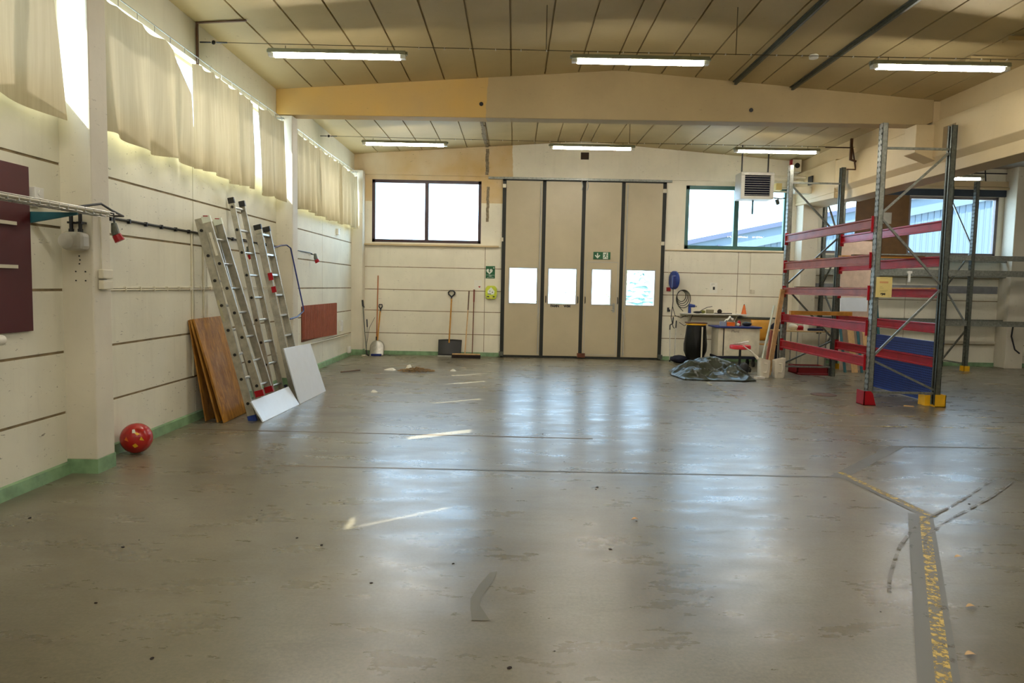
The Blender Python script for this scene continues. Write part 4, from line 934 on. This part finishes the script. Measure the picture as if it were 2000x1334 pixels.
b = MB(); b.box(5.80, YN+.02, 0, 5.81, YN+.18, .15); b.box(5.80, YN+.01, 0, 5.875, YN+.02, .15); b.build('yellow_post_guard', YEL, rack)
t = thing('load_notice', 'yellow paper notice tied to the near left post of the red rack', 'notice', (5.1, 9.94, 1.5))
b = MB(); b.box(4.995, 9.935, 1.505, 5.215, 9.940, 1.785); b.build('sheet', PAPERY, t)
b = MB(); b.box(5.04, 9.933, 1.70, 5.16, 9.935, 1.725); b.build('orange_print', plain('faded_orange_print', (206, 150, 100), .6), t)
b = MB()
for z, x1 in ((1.765, 5.15), (1.65, 5.08), (1.63, 5.10), (1.60, 5.16), (1.585, 5.14)): b.box(5.045, 9.9335, z, x1, 9.935, z+.004)
b.build('print', plain('pale_print', (176, 158, 96), .6), t)
text('lettering', 'BJMI', .035, BLACK, t, (5.095, 9.934, 1.55), (1,0,0), (0,0,1), bold=.002)
# boards lying on the rack
def slat(p, q, wd, h, m, label, cat='board'):
    b = MB(); b.bar(p, q, wd, h); return tag(b.build('timber_board', m, bevel=.002), label, cat)
slat((4.93, 12.80, 1.187), (6.02, 12.80, 1.187), .09, .07, AMBER, 'amber timber beam across the fourth level of the red rack')
slat((4.95, 13.05, 2.110), (5.95, 13.0, 2.110), .10, .018, BROWNB, 'brown thin board across the second level at the far end of the rack')
slat((4.95, 11.9, 2.110), (6.0, 11.9, 2.110), .10, .018, AMBER, 'thin board in the middle of the second rack level')
slat((4.96, 11.0, 2.112), (6.6, 11.1, 2.112), .12, .022, AMBER, 'long thin board sticking out at the second rack level')
slat((4.96, 10.6, 2.112), (6.02, 10.65, 2.112), .10, .02, BROWNB, 'thin board at the near end of the second rack level')
slat((4.96, 12.7, 1.645), (6.02, 12.65, 1.645), .10, .018, BROWNB, 'thin brown board at the far end of the third rack level')
slat((6.0, 10.3, 1.645), (6.0, 12.3, 1.645), .07, .018, AMBER, 'wooden strip lying along the right beam of the third rack level')
# blue perforated panel
t = thing('perforated_panel', 'blue perforated steel panel leaning on the back of the red rack', 'panel', (6.04, 11, 0))
b = MB()
def pp(u, v): return (6.03+.02*v, 10.10+1.87*u, .01+.86*v)
b.grid(pp, 4, 4); b.build('sheet', BLUE, t, solid=.004)
b = MB()
for r in range(22):
    for k in range(1 if False else 40):
        y = 10.14+k*.0455; z = .05+r*.036; b.box(6.024+.018*(z/.8), y, z, 6.034+.018*(z/.8), y+.018, z+.010)
b.build('perforations', plain('hole_dark', (8, 14, 44), .6), t)
b = MB(); b.box(6.03, 10.08, .86, 6.07, 12.0, .885); b.box(6.02, 10.08, .0, 6.06, 10.10, .88); b.build('rim', BLUE, t)
# grey racks in the side aisle
def annex_rack(xs, label, y0=14.70, y1=15.55):
    t = thing('pallet_rack', label, 'pallet rack', ((xs[0]+xs[-1])/2, y0, 0))
    for i, x in enumerate(xs):
        for y in (y0, y1): upright(t, x, y, 3.86, -1, GALVD, .07, .09)
        yy = [(3.55, 2.55), (1.75, 2.45), (1.65, .95), (.15, .85)]
        for k, (za, zb_) in enumerate(yy):
            b = MB(); b.bar((x+.035, y0+.08, zb_ if k % 2 == 0 else zb_), (x+.035, y1, za), .028, .028); b.build('diagonal_brace', GALV, t)
        b = MB(); b.bar((x+.035, y0+.08, .15), (x+.035, y1, .15), .028, .028); b.build('horizontal_brace', GALV, t)
        g = MB(); g.box(x-.03, y0-.04, 0, x+.09, y0-.03, .11); g.box(x-.03, y0-.04, 0, x-.02, y0+.1, .11); g.build('yellow_post_guard', YEL, t)
    for (z0, z1) in ((2.27, 2.37), (1.95, 2.07), (.93, 1.04)):
        for y in (y0+.03, y1+.05):
            for i in range(len(xs)-1):
                b = MB(); b.box(xs[i]+.07, y-.02, z0, xs[i+1], y+.02, z1); b.box(xs[i]+.07, y-.03, z1-.02, xs[i+1], y+.03, z1); b.box(xs[i]+.07, y-.03, z0, xs[i+1], y+.03, z0+.015); b.build('beam', GALV, t)
annex_rack([6.62, 9.30, 12.0], 'long grey pallet rack in the side aisle under the annex windows')
b = MB(); b.tube([(10.72, 15.38, .98), (10.68, 15.36, .7), (10.76, 15.34, .42), (10.86, 15.33, .34)], .016, 7); tag(b.build('hose', CABLE), 'black hose hanging from the side aisle rack at the right pillar', 'hose')
b = MB(); b.box(8.0, 14.66, 1.98, 8.09, 14.70, 2.03); b.box(8.02, 14.66, 1.80, 8.06, 14.69, 1.98); tag(b.build('cable_hook', WHITEP), 'white plastic strap hanging on the grey rack beam', 'strap')
# sheets leaning in the aisle
t = board('cream_sheet', (6.62, 14.45, .0), (7.30, 14.45, .0), (6.56, 14.60, 2.62), (7.24, 14.60, 2.60), .02, plain('pinkish_board', (196, 172, 152), .6), 'tall pinkish sheet standing behind the red rack before the annex window', 'sheet')
b = MB(); b.box(7.40, WB-.02, 2.43, 8.55, WB+.0, 3.70); tag(b.build('window_board', BROWNB), 'dark brown board covering one annex window', 'board')
b = MB(); b.box(7.98, WB-.026, 3.08, 8.18, WB-.02, 3.32); tag(b.build('paper_notice', GREYP), 'grey sheet stuck on the dark brown window board', 'notice')
b = MB(); b.box(6.46, 14.20, 1.20, 6.99, 14.22, 1.47); tag(b.build('display_board', BOARDW), 'white panel propped behind the red rack at chest height', 'panel')
xs = [(6.50, TEAL, .05), (6.66, PINE, .12), (6.84, TEAL, .05), (6.95, PINE, .1), (7.08, BROWNB, .07), (7.22, TEAL, .05)]
labs = ['teal leaning plank furthest left under the white panel', 'pale leaning board beside the leftmost teal plank', 'teal plank in the middle under the white panel', 'pale board right of the middle teal plank', 'dark brown plank leaning right of the pale boards', 'teal plank furthest right of the leaning timber']
for k, (x, m, wd) in enumerate(xs):
    h = 1.1 if k < 4 else 1.45
    board('leaning_plank', (x, 14.0+.01*k, 0), (x+wd, 14.0+.01*k, 0), (x-.08, 14.22, h), (x-.08+wd, 14.22, h), .02, m, labs[k], 'plank')

# ---------------------------------------------------------------- clutter right of the gate
t = thing('hose_reel', 'blue hose reel on the wall right of the gate', 'hose reel', (3.48, 15.6, 1.55))
b = MB(); b.lathe([(.19, -.03), (.20, -.02), (.20, .02), (.19, .03)], (3.47, 15.62, 1.76), 32, 'x'); 
for v in b.v: v.x = 3.47+(v.x-3.47)*1.2+(v.y-15.62)*-.22
b.build('disc', BLUE, t, smooth=True)
b = MB(); b.box(3.40, 15.45, 1.60, 3.52, 15.62, 1.86); b.build('housing', DBLUE, t, bevel=.02)
b = MB(); b.box(3.44, 15.62, 1.7, 3.50, WB, 1.82); b.build('wall_mount', DBLUE, t)
b = MB(); b.tube([(3.44, 15.55, 1.60), (3.45, 15.56, 1.3), (3.42, 15.55, .95), (3.47, 15.55, .75), (3.50, 15.56, .72)], .009, 7); b.build('hose', CABLE, t)
b = MB()
for k in range(4):
    R_ = .12+.025*k; cx = 3.66+.012*k; czz = 1.42-.02*k
    b.tube([(cx+R_*.8*math.sin(a*6.2832/24)*(1), 15.70-.012*k, czz+R_*math.cos(a*6.2832/24)) for a in range(25)], .009, 6, cap=False)
b.tube([(3.56, 15.68, 1.34), (3.60, 15.68, 1.2), (3.70, 15.66, 1.09)], .009, 6)
tag(b.build('hose_coil', plain('grey_green_hose', (66, 66, 52), .5)), 'coiled dark hose hanging above the left end of the wall shelf', 'hose')
b = MB(); b.tube([(3.45, 15.6, 1.2), (3.5, 15.55, 1.0), (3.62, 15.5, .95), (3.72, 15.5, 1.0)], .007, 6); b.tube([(3.6, 15.55, .85), (3.7, 15.5, .78), (3.82, 15.52, .86), (3.88, 15.55, 1.02)], .007, 6); tag(b.build('loose_cable', CABLE), 'loose cable looping under the left end of the wall shelf', 'cable')
t = thing('wall_shelf', 'long white wall shelf right of the gate', 'shelf', (4.35, 15.6, 1.0))
b = MB(); b.box(3.66, 15.42, 1.035, 5.06, WB, 1.055); b.build('shelf_board', WHITEP, t)
for x in (3.85, 4.85):
    b = MB(); b.prism([(15.5, 1.03), (WB, 1.03), (WB, .85), (15.76, .85)], 'x', x-.01, x+.01); b.build('bracket', CREAMC, t)
b = MB(); b.box(4.9, 15.6, .96, 5.7, WB, .99); tag(b.build('wall_ledge', GALVD), 'grey ledge running right of the wall shelf above the yellow chair', 'ledge')
t = thing('traffic_cone', 'small orange cone at the right end of the wall shelf', 'cone', (5.0, 15.58, 1.055))
b = MB(); b.lathe([(.06, 0), (.055, .01), (.018, .19), (.012, .20)], (5.0, 15.58, 1.055), 20); b.build('cone_body', ORANGE, t, smooth=True)
b = MB(); b.lathe([(.013, .185), (.010, .215)], (5.0, 15.58, 1.055), 12); b.build('tip', BLACK, t)
def blob(x, y, z, sx, sy, sz, m, label, cat, name, seed=0):
    rn = random.Random(seed); b = MB(); prof = [(math.sin(math.pi*k/8)+.001, .5-.5*math.cos(math.pi*k/8)) for k in range(9)]; b.lathe(prof, (0, 0, 0), 12)
    for v in b.v: 
        f = 1+.22*noise.noise(Vector((v.x*1.7+seed, v.y*1.7, v.z*1.7))); v.x = x+v.x*sx*f; v.y = y+v.y*sy*f; v.z = z+v.z*sz*(1+.2*noise.noise(Vector((v.x*6, v.y*6, seed))))
    mz = min(v.z for v in b.v)
    for v in b.v: v.z += z-mz
    return tag(b.build(name, m, smooth=True), label, cat)
t = thing('power_drill', 'blue power tool standing at the left end of the wall shelf', 'power tool', (3.85, 15.6, 1.055))
b = MB(); b.tube([(3.82, 15.58, 1.055), (3.82, 15.58, 1.22)], [.035, .03], 10); b.tube([(3.80, 15.58, 1.22), (3.93, 15.56, 1.21)], [.045, .03], 10); b.build('body', BLUE, t, bevel=.004); b = MB(); b.cyl((3.93, 15.56, 1.21), (3.97, 15.56, 1.205), .015); b.build('chuck', STEEL, t)
b = MB(); b.tube([(3.98, 15.55, 1.06), (4.1, 15.55, 1.14), (4.2, 15.55, 1.19), (4.30, 15.55, 1.21)], .007, 6); tag(b.build('bent_cable', CABLE), 'stiff dark cable arching over the wall shelf', 'cable')
b = MB(); b.box(4.19, 15.52, 1.055, 4.33, 15.62, 1.14); tag(b.build('small_box', plain('grey_card', (140, 132, 104), .7)), 'small grey box in the middle of the wall shelf', 'box')
blob(4.10, 15.55, 1.055, .06, .05, .07, plain('olive', (126, 128, 54), .6), 'olive bundle left of the grey box on the wall shelf', 'bundle', 'cloth_bundle', 2)
blob(3.98, 15.52, 1.055, .10, .05, .05, BLACK, 'black clutter at the left of the wall shelf', 'tool', 'hand_tool', 3)
t = thing('clamp_tool', 'dark clamp and bar lying on the wall shelf', 'clamp', (4.5, 15.5, 1.055))
b = MB(); b.box(4.34, 15.50, 1.055, 4.72, 15.53, 1.075); b.build('bar', BLACK, t)
b = MB(); b.lathe([(.03, -.012), (.05, -.006), (.05, .006), (.03, .012)], (4.45, 15.5, 1.105), 16, 'y'); b.build('ring', BRISTLE, t)
# walking poles / mops
for i, (x0, x1, lab) in enumerate(((3.40, 3.43, 'grey crutch with dark grip leaning at the wall right of the gate'), (3.50, 3.56, 'second crutch standing just right of the first one'))):
    t = thing('crutch', lab, 'crutch', (x0, 15.4, 0))
    b = MB(); pole(b, (x0, 15.45, .0), (x1, 15.68, .72), .010); b.build('shaft', ALU, t)
    b = MB(); b.tube([(x1-.005, 15.66, .68), (x1+.005, 15.70, .78), (x1+.06*(1-i), 15.68, .82), (x1+.07*(1-i), 15.70, .96)] if i == 0 else [(x1, 15.68, .72), (x1+.01, 15.70, .88)], .014, 7); b.build('grip', BLACK, t)
    b = MB(); b.lathe([(.018, 0), (.014, .04)], (x0, 15.45, 0), 10); b.build('rubber_tip', BLACK, t)
blob(3.56, 15.25, 0, .20, .16, .17, NAVY, 'dark blue bag slumped on the floor beside the crutches', 'bag', 'cloth_bag', 5)
# waste sack holder
t = thing('waste_sack_stand', 'black waste sack hanging in a white stand under the wall shelf', 'waste sack', (4.0, 15.0, 0))
b = MB(); prof = [(.10, .05), (.17, .12), (.235, .28), (.24, .42), (.215, .60), (.20, .78), (.19, .83)]; b.lathe(prof, (3.84, 15.05, 0), 28)
for v in b.v: 
    a = math.atan2(v.y-15.05, v.x-3.84); f = 1+.04*math.sin(a*7+v.z*4); v.x = 3.84+(v.x-3.84)*f; v.y = 15.05+(v.y-15.05)*f
b.build('sack', BAG, t, smooth=True)
b = MB(); b.lathe([(.205, .825), (.212, .83), (.212, .85), (.205, .855)], (3.84, 15.05, 0), 28); b.build('rim_ring', YEL, t, smooth=True)
b = MB(); b.box(3.63, 14.9, .86, 4.04, 15.2, .885); b.build('lid', BROWNS, t, bevel=.008)
b = MB(); b.box(3.89, 14.76, .03, 3.915, 14.79, .80); b.build('front_post', CREAMC, t); b = MB(); b.prism([(3.66, 15.0), (3.92, 14.98), (3.92, 14.74), (3.76, 14.74)], 'z', .02, .045); b.build('foot_plate', CREAMC, t)
# cream cabinet on castors with blue worktop
t = thing('roll_cabinet', 'cream rolling cabinet with dark blue top and handwriting on its front', 'cabinet', (4.6, 14.9, 0))
b = MB(); b.box(4.19, 14.62, .22, 5.03, 15.12, .80); b.build('body', CREAMC, t, bevel=.005)
b = MB(); b.box(4.31, 14.60, .23, 5.03, 14.62, .79); b.build('door_panel', plain('cream_door', (220, 212, 188), .45), t, bevel=.003)
b = MB(); b.box(4.292, 14.60, .23, 4.308, 14.62, .79); b.build('door_gap', BLACK, t)
b = MB(); b.box(4.12, 14.56, .80, 5.06, 15.16, .83); b.build('worktop', DBLUE, t, bevel=.004); b = MB(); b.box(4.17, 14.60, .17, 5.05, 15.12, .22); b.build('plinth', NAVY, t)
for x in (4.25, 4.95):
    for y in (14.68, 15.05):
        b = MB(); b.cyl((x-.018, y, .06), (x+.018, y, .06), .06, n=16); b.box(x-.022, y-.02, .08, x+.022, y+.02, .18); b.build('castor', BLACK, t)
text('handwriting', 'Plunz', .075, plain('grey_marker', (90, 86, 80), .7), t, (4.53, 14.597, .735), (1,0,0), (.1,0,1))
t = thing('tissue_box', 'orange box with white tissue sticking out on the blue worktop', 'tissue box', (4.48, 14.8, .83))
b = MB(); b.box(4.40, 14.75, .83, 4.56, 14.87, .91); b.build('box', ORANGE, t); 
b = MB(); rn = random.Random(9)
b.grid(lambda u, v: (4.36+.22*u, 14.80+.06*(v-.5)+.01*math.sin(9*u), .915+.11*math.sin(math.pi*u)*(1-.8*abs(v-.5))+.02*math.sin(17*u)), 12, 4); b.build('tissue', PAPER, t, solid=.003)
b = MB(); b.box(4.27, 14.74, .83, 4.385, 14.84, .92); tag(b.build('grey_box', plain('blue_grey_card', (142, 148, 164), .6)), 'small grey-blue box left of the orange tissue box', 'box')
b = MB(); b.lathe([(.035, 0), (.035, .09), (.02, .10), (.02, .12)], (4.66, 14.8, .83), 14); tag(b.build('spray_can', RED, smooth=True), 'small red can right of the tissue box', 'can')
blob(4.63, 14.76, .83, .035, .03, .07, CREAMC, 'small cream pot between the tissue box and red can', 'pot', 'small_pot', 4)
blob(4.83, 14.82, .83, .10, .08, .09, BLACK, 'black tool bundle at the right end of the blue worktop', 'tool', 'hand_tool', 6)
blob(4.90, 14.62, .795, .03, .03, .05, plain('olive_dark', (70, 76, 36), .6), 'olive knob hanging at the front edge of the blue worktop', 'knob', 'clip', 6) if False else None
# red stool with white strips
t = thing('stool', 'red round work stool with white strips on top', 'stool', (4.47, 13.8, 0))
b = MB(); b.lathe([(.18, 0), (.20, .01), (.20, .065), (.185, .08), (.02, .085)], (4.42, 13.9, .43), 32); b.build('seat', plain('bright_red_vinyl', (206, 26, 40), .35), t, smooth=True)
b = MB(); b.cyl((4.42, 13.9, .12), (4.42, 13.9, .43), .022); b.build('column', BLACK, t)
for k in range(5):
    a = k*6.2832/5+.3; b = MB(); b.bar((4.42, 13.9, .12), (4.42+.24*math.cos(a), 13.9+.24*math.sin(a), .06), .03, .022); b.cyl((4.42+.24*math.cos(a), 13.9+.24*math.sin(a)-.012, .028), (4.42+.24*math.cos(a), 13.9+.24*math.sin(a)+.012, .028), .028); b.build('leg', BLACK, t)
rn = random.Random(3)
for k in range(5):
    b = MB(); a = -.3+.25*k; z = .522+.012*k; b.ob((4.42+.03*k-.06, 13.85, z), (.14*math.cos(a), .14*math.sin(a), .003*k), (-.014*math.sin(a), .014*math.cos(a), 0), (0, 0, .006)); tag(b.build('plastic_strip', FOAM), 'thin white strip lying on the red stool', 'strip', 'white strips on the stool')
# beech chair with jacket
t = thing('chair', 'beech plywood chair with steel legs under the grey ledge', 'chair', (5.25, 15.0, 0))
b = MB(); b.grid(lambda u, v: (5.06+.40*u, 15.25-.03*math.sin(math.pi*u)+.03*v, .52+.43*v), 10, 6); b.build('backrest', CHAIRW, t, solid=.012, smooth=True)
b = MB(); b.grid(lambda u, v: (5.06+.40*u, 14.80+.42*v, .45+.015*(1-math.sin(math.pi*u))), 10, 4); b.build('seat', CHAIRW, t, solid=.012, smooth=True)
for (x, y) in ((5.09, 14.84), (5.43, 14.84), (5.09, 15.22), (5.43, 15.22)):
    b = MB(); b.tube([(x, y, .0), (x, y, .44)] if y < 15 else [(x, y, 0), (x, y, .45), (x, y+.04, .7)], .011, 8); b.build('leg', STEEL, t)
b = MB()
b.grid(lambda u, v: (5.38+.28*u-.03*(1-v), 15.02-.10*math.sin(math.pi*u)+.03*math.sin(12*u), .10+.88*v-.35*v*abs(u-.45)), 16, 10); tag(b.build('jacket', NAVY, solid=.03, smooth=True), 'dark jacket hanging over the side of the beech chair', 'jacket')
# table behind the rack
t = thing('work_table', 'small table with light top seen through the red rack', 'table', (5.95, 14.55, 0))
b = MB(); b.box(5.30, 14.35, .76, 6.35, 14.78, .785); b.build('tabletop', TABLET, t, bevel=.003)
for x in (5.34, 5.72, 6.30):
    for y in (14.40, 14.74):
        if x == 5.72 and y < 14.5: pass
        b = MB(); b.tube([(x, y, 0), (x, y, .76)], .012, 8); b.build('leg', STEEL, t)
b = MB(); b.box(5.46, 14.45, .785, 5.51, 14.50, .93); tag(b.build('bottle', RED), 'red bottle on the small table behind the rack', 'bottle')
blob(5.66, 14.5, .785, .10, .07, .13, CREAMC, 'cream bundle on the small table behind the rack', 'bundle', 'cloth_bundle', 12)
blob(5.83, 14.55, .785, .07, .06, .10, RED, 'red object right of the cream bundle on the small table', 'bundle', 'cloth_bundle', 13)
b = MB(); b.box(5.88, 14.44, .785, 5.95, 14.54, .91); tag(b.build('milk_carton', PAPER), 'white carton on the small table behind the rack', 'carton')
b = MB(); b.box(5.93, 14.40, .785, 6.24, 14.62, .83); tag(b.build('tool_case', NAVY, bevel=.006), 'flat dark blue case at the right end of the small table', 'case')
b = MB(); b.bar((5.70, 14.40, .80), (5.84, 14.44, .80), .02, .015); tag(b.build('pliers', RED), 'red handled pliers at the edge of the small table', 'pliers')
b = MB(); b.box(6.02, 14.9, .0, 6.5, 14.92, .70); tag(b.build('storage_board', CREAMC), 'cream panel standing under the small table', 'panel')
b = MB(); b.box(5.40, 13.42, 0, 6.0, 13.86, .03); 
for (xa, ya, xb, yb) in ((5.40, 13.42, 6.0, 13.45), (5.40, 13.83, 6.0, 13.86), (5.40, 13.42, 5.43, 13.86), (5.97, 13.42, 6.0, 13.86)): b.box(xa, ya+.12, 0, xb, yb+.12, .15)
tag(b.build('red_crate', plain('dark_red_crate', (120, 16, 20), .5), bevel=.005), 'dark red crate on the floor behind the far frame of the red rack', 'crate')
blob(5.15, 14.1, 0, .24, .16, .22, NAVY, 'dark sack on the floor left of the red crate', 'sack', 'cloth_bag', 21)
# white cut canisters
for i, x in enumerate((4.56, 4.83)):
    t = thing('plastic_canister', ('cut white canister holding planks, left of the two', 'cut white canister at the rack foot, right of the two')[i], 'canister', (x, 12.95, 0))
    b = MB(); W_, D_, H_ = .10, .09, .36; n = 28
    def ring(z, sc, dz=0): 
        out = []
        for k in range(n):
            a = 2*math.pi*k/n; c, s_ = math.cos(a), math.sin(a); e = .38
            px = math.copysign(abs(c)**e, c)*W_*sc; py = math.copysign(abs(s_)**e, s_)*D_*sc
            out.append(Vector((x+px, 12.95+py, z+dz*((-px if i == 0 else px)/W_))))
        return out
    rings = [ring(.0, .80), ring(.02, .90), ring(.12, .95), ring(.24, .98), ring(.34, 1.0, .025)]; inner = [ring(.34, .94, .025), ring(.10, .93)]
    al = rings+inner; vs = [p for r in al for p in r]; fs = [tuple(range(n-1, -1, -1))]
    for q in range(len(al)-1):
        for k in range(n): fs.append((q*n+k, q*n+(k+1)%n, (q+1)*n+(k+1)%n, (q+1)*n+k))
    fs.append(tuple((len(al)-1)*n+k for k in range(n))); b.add(vs, fs); b.build('body', JUG, t, smooth=True)
    b = MB(); b.tube([(x-.03, 12.852, .26), (x+.02, 12.848, .26), (x+.035, 12.845, .18), (x+.02, 12.848, .10), (x-.035, 12.852, .10)], .012, 7); b.build('moulded_grip', JUG, t, smooth=True)
b = MB(); b.tube([(4.46, 12.97, .33), (4.34, 13.0, .46), (4.20, 13.05, .56)], [.03, .012, .010], 8); tag(b.build('white_rod', JUG), 'white plastic rod rising left from the left canister', 'rod')
slat((4.705, 13.10, .02), (4.93, 13.20, 1.60), .025, .10, PINE, 'long pale pine plank leaning on the far left post of the red rack', 'plank')
slat((4.60, 12.98, .13), (4.72, 13.08, .85), .02, .07, plain('red_painted_wood', (166, 96, 80), .6), 'short red painted plank leaning beside the pine plank', 'plank')
slat((4.62, 13.35, .02), (4.86, 13.40, 1.3), .05, .02, plain('white_wood', (206, 206, 184), .6), 'white painted lath leaning behind the pine plank', 'plank')
# tarpaulin
b = MB()
def tf(u, v):
    ax = u*2-1; ay = v*2-1; rr = math.sqrt(ax*ax+ay*ay)
    lim = min(1.0, 1.0/max(.001, max(abs(ax), abs(ay)))*1.0)
    x = 3.60+.70*ax*(1-.12*ay*ay)+.06*noise.noise(Vector((u*3, v*3, 1))); y = 12.95+.72*ay*(1-.1*ax*ax)+.08*noise.noise(Vector((u*3, v*3, 5)))
    e = max(0.0, 1-max(abs(ax), abs(ay))**3)
    n1 = noise.noise(Vector((u*3.2+4, v*3.6, 2))); n2 = abs(noise.noise(Vector((u*6+v*3, v*7, 8)))); n3 = noise.noise(Vector((u*15, v*13, 3)))
    h = .17+.26*n1*(.6+.4*ay)+.22*(.40-n2)+.03*n3+.13*ay*(1-ax*ax)-.05*abs(ax)
    return (x, y, max(.004, .012+e*max(.02, h)))
b.grid(tf, 90, 80); tag(b.build('tarpaulin', TARP, smooth=True, solid=.004), 'crumpled dark green tarpaulin on the floor in front of the red stool', 'tarpaulin')
blob(4.34, 13.35, .0, .09, .08, .22, BLACK, 'black boot standing at the right edge of the tarpaulin', 'boot', 'boot', 31)
b = MB(); b.ob((4.42, 12.75, .02), (.08, .02, 0), (-.01, .05, 0), (0, 0, .018)); tag(b.build('white_block', FOAM), 'small white block on the floor right of the tarpaulin', 'block')
blob(3.98, 14.0, 0, .16, .12, .20, plain('olive_cloth', (58, 62, 38), .8), 'dark olive cloth heap behind the tarpaulin', 'cloth', 'cloth_bundle', 33)

# ---------------------------------------------------------------- outside, seen through the glass
t = thing('warehouse', 'pale blue corrugated building outside behind the green framed window', 'building', (30, 36, 0))
b = MB()
def zt(x): return 3.75+.22*(x-8.4)
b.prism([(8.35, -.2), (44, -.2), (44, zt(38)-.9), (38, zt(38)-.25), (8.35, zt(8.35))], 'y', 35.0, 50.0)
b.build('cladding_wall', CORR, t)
b = MB()
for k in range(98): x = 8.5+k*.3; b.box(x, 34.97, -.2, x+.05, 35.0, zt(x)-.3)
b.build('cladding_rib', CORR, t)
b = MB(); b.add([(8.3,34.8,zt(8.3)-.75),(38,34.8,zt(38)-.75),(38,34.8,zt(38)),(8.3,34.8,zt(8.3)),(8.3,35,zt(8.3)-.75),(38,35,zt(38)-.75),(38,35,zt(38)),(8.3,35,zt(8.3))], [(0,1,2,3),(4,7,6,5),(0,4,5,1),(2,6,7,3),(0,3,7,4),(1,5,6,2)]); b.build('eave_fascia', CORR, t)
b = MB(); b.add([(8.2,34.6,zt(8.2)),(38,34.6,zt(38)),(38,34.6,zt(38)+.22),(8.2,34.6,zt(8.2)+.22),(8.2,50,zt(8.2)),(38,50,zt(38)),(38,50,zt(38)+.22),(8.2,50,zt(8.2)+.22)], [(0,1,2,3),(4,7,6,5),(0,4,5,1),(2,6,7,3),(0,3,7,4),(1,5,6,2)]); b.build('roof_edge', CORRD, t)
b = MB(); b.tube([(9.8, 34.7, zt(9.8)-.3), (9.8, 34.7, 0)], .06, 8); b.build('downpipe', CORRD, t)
def tree(x, y, h, label, m):
    t = thing('spruce_tree', label, 'tree', (x, y, -.2)); b = MB(); b.cyl((x, y, -.2), (x, y, h*.3), .15); b.build('trunk', BROWNS, t)
    b = MB(); rn = random.Random(int(x*7))
    for k in range(14):
        z = .6+(h-.6)*k/14; r = (h*.32)*(1-k/14.5)
        n = 18; ring = [(x+r*(.75+.5*rn.random())*math.cos(6.2832*q/n), y+r*(.75+.5*rn.random())*math.sin(6.2832*q/n), z-.15*rn.random()) for q in range(n)]
        b.add(ring+[(x, y, z+h*.16)], [(q, (q+1)%n, n) for q in range(n)]+[tuple(range(n-1, -1, -1))])
    b.build('branches', m, t)
LEAF = plain('pale_blue_green_needles', (150, 180, 176), .9, var=.25); LEAF2 = plain('light_leaves', (188, 200, 150), .9, var=.2)
tree(5.25, 30.5, 2.9, 'blue green spruce outside the rightmost gate window', LEAF)
tree(5.0, 33.5, 3.2, 'light green tree outside at the left of the spruce', LEAF2)
t = thing('parked_car', 'red car parked outside beyond the rightmost gate window', 'car', (13.4, 75, -.2))
b = MB(); b.prism([(12.3, .1), (16.3, .1), (16.3, .75), (15.2, .85), (14.5, 1.4), (13.0, 1.4), (12.3, .8)], 'y', 75, 76.7); b.build('body', plain('washed_red', (190, 90, 76), .4), t, bevel=.05)
b = MB(); b.prism([(13.05, .85), (14.95, .85), (14.4, 1.3), (13.15, 1.3)], 'y', 74.98, 76.72); b.build('glazing', BLACK, t)
for x in (13.1, 15.4):
    b = MB(); b.cyl((x, 74.96, .12), (x, 75.2, .12), .33); b.build('wheel', BLACK, t)
b = MB(); b.box(-.05, 24, -.2, .55, 24.6, 1.35); tag(b.build('meter_cabinet', plain('lilac_grey', (150, 150, 168), .6)), 'grey cabinet outside the leftmost gate window', 'cabinet')
t = thing('flat_trailer', 'pale green trailer frame outside the second gate window', 'trailer', (1.6, 30, -.2))
MINT = plain('mint', (150, 206, 196), .5)
b = MB()
for z in (.25, .62, .95): b.bar((.9, 30, z), (3.4, 30.6, z-.12), .05, .06)
for x in (1.0, 1.7, 2.4, 3.1): b.bar((x, 30+.24*(x-.9), 0), (x, 30+.24*(x-.9), .9), .05, .05)
b.box(.9, 30, .1, 3.4, 32, .25); b.build('frame', MINT, t)
for x in (1.3, 2.9):
    b = MB(); b.cyl((x, 29.9, .1), (x, 30.1, .1), .3); b.build('wheel', BLACK, t)
t = thing('road_sign', 'triangular roadside sign outside the second gate window', 'road sign', (3.2, 35, -.2))
b = MB(); b.prism([(2.5, 1.3), (3.65, 1.3), (3.1, 2.2)], 'y', 35, 35.03); b.build('sign_face', plain('pale_sign', (226, 228, 236), .5), t)
b = MB(); b.bar((2.5, 34.98, 1.3), (3.65, 34.98, 1.3), .02, .05); b.bar((3.65, 34.98, 1.3), (3.1, 34.98, 2.2), .02, .05); b.bar((3.1, 34.98, 2.2), (2.5, 34.98, 1.3), .02, .05); b.bar((3.08, 34.98, -.2), (3.08, 34.98, 1.3), .05, .05); b.build('sign_border', plain('lilac_line', (140, 140, 160), .5), t)
text('lettering', 'STARK', .26, plain('lilac_line', (140, 140, 160), .5), t, (3.08, 34.97, 1.5), (1,0,0), (0,0,1))
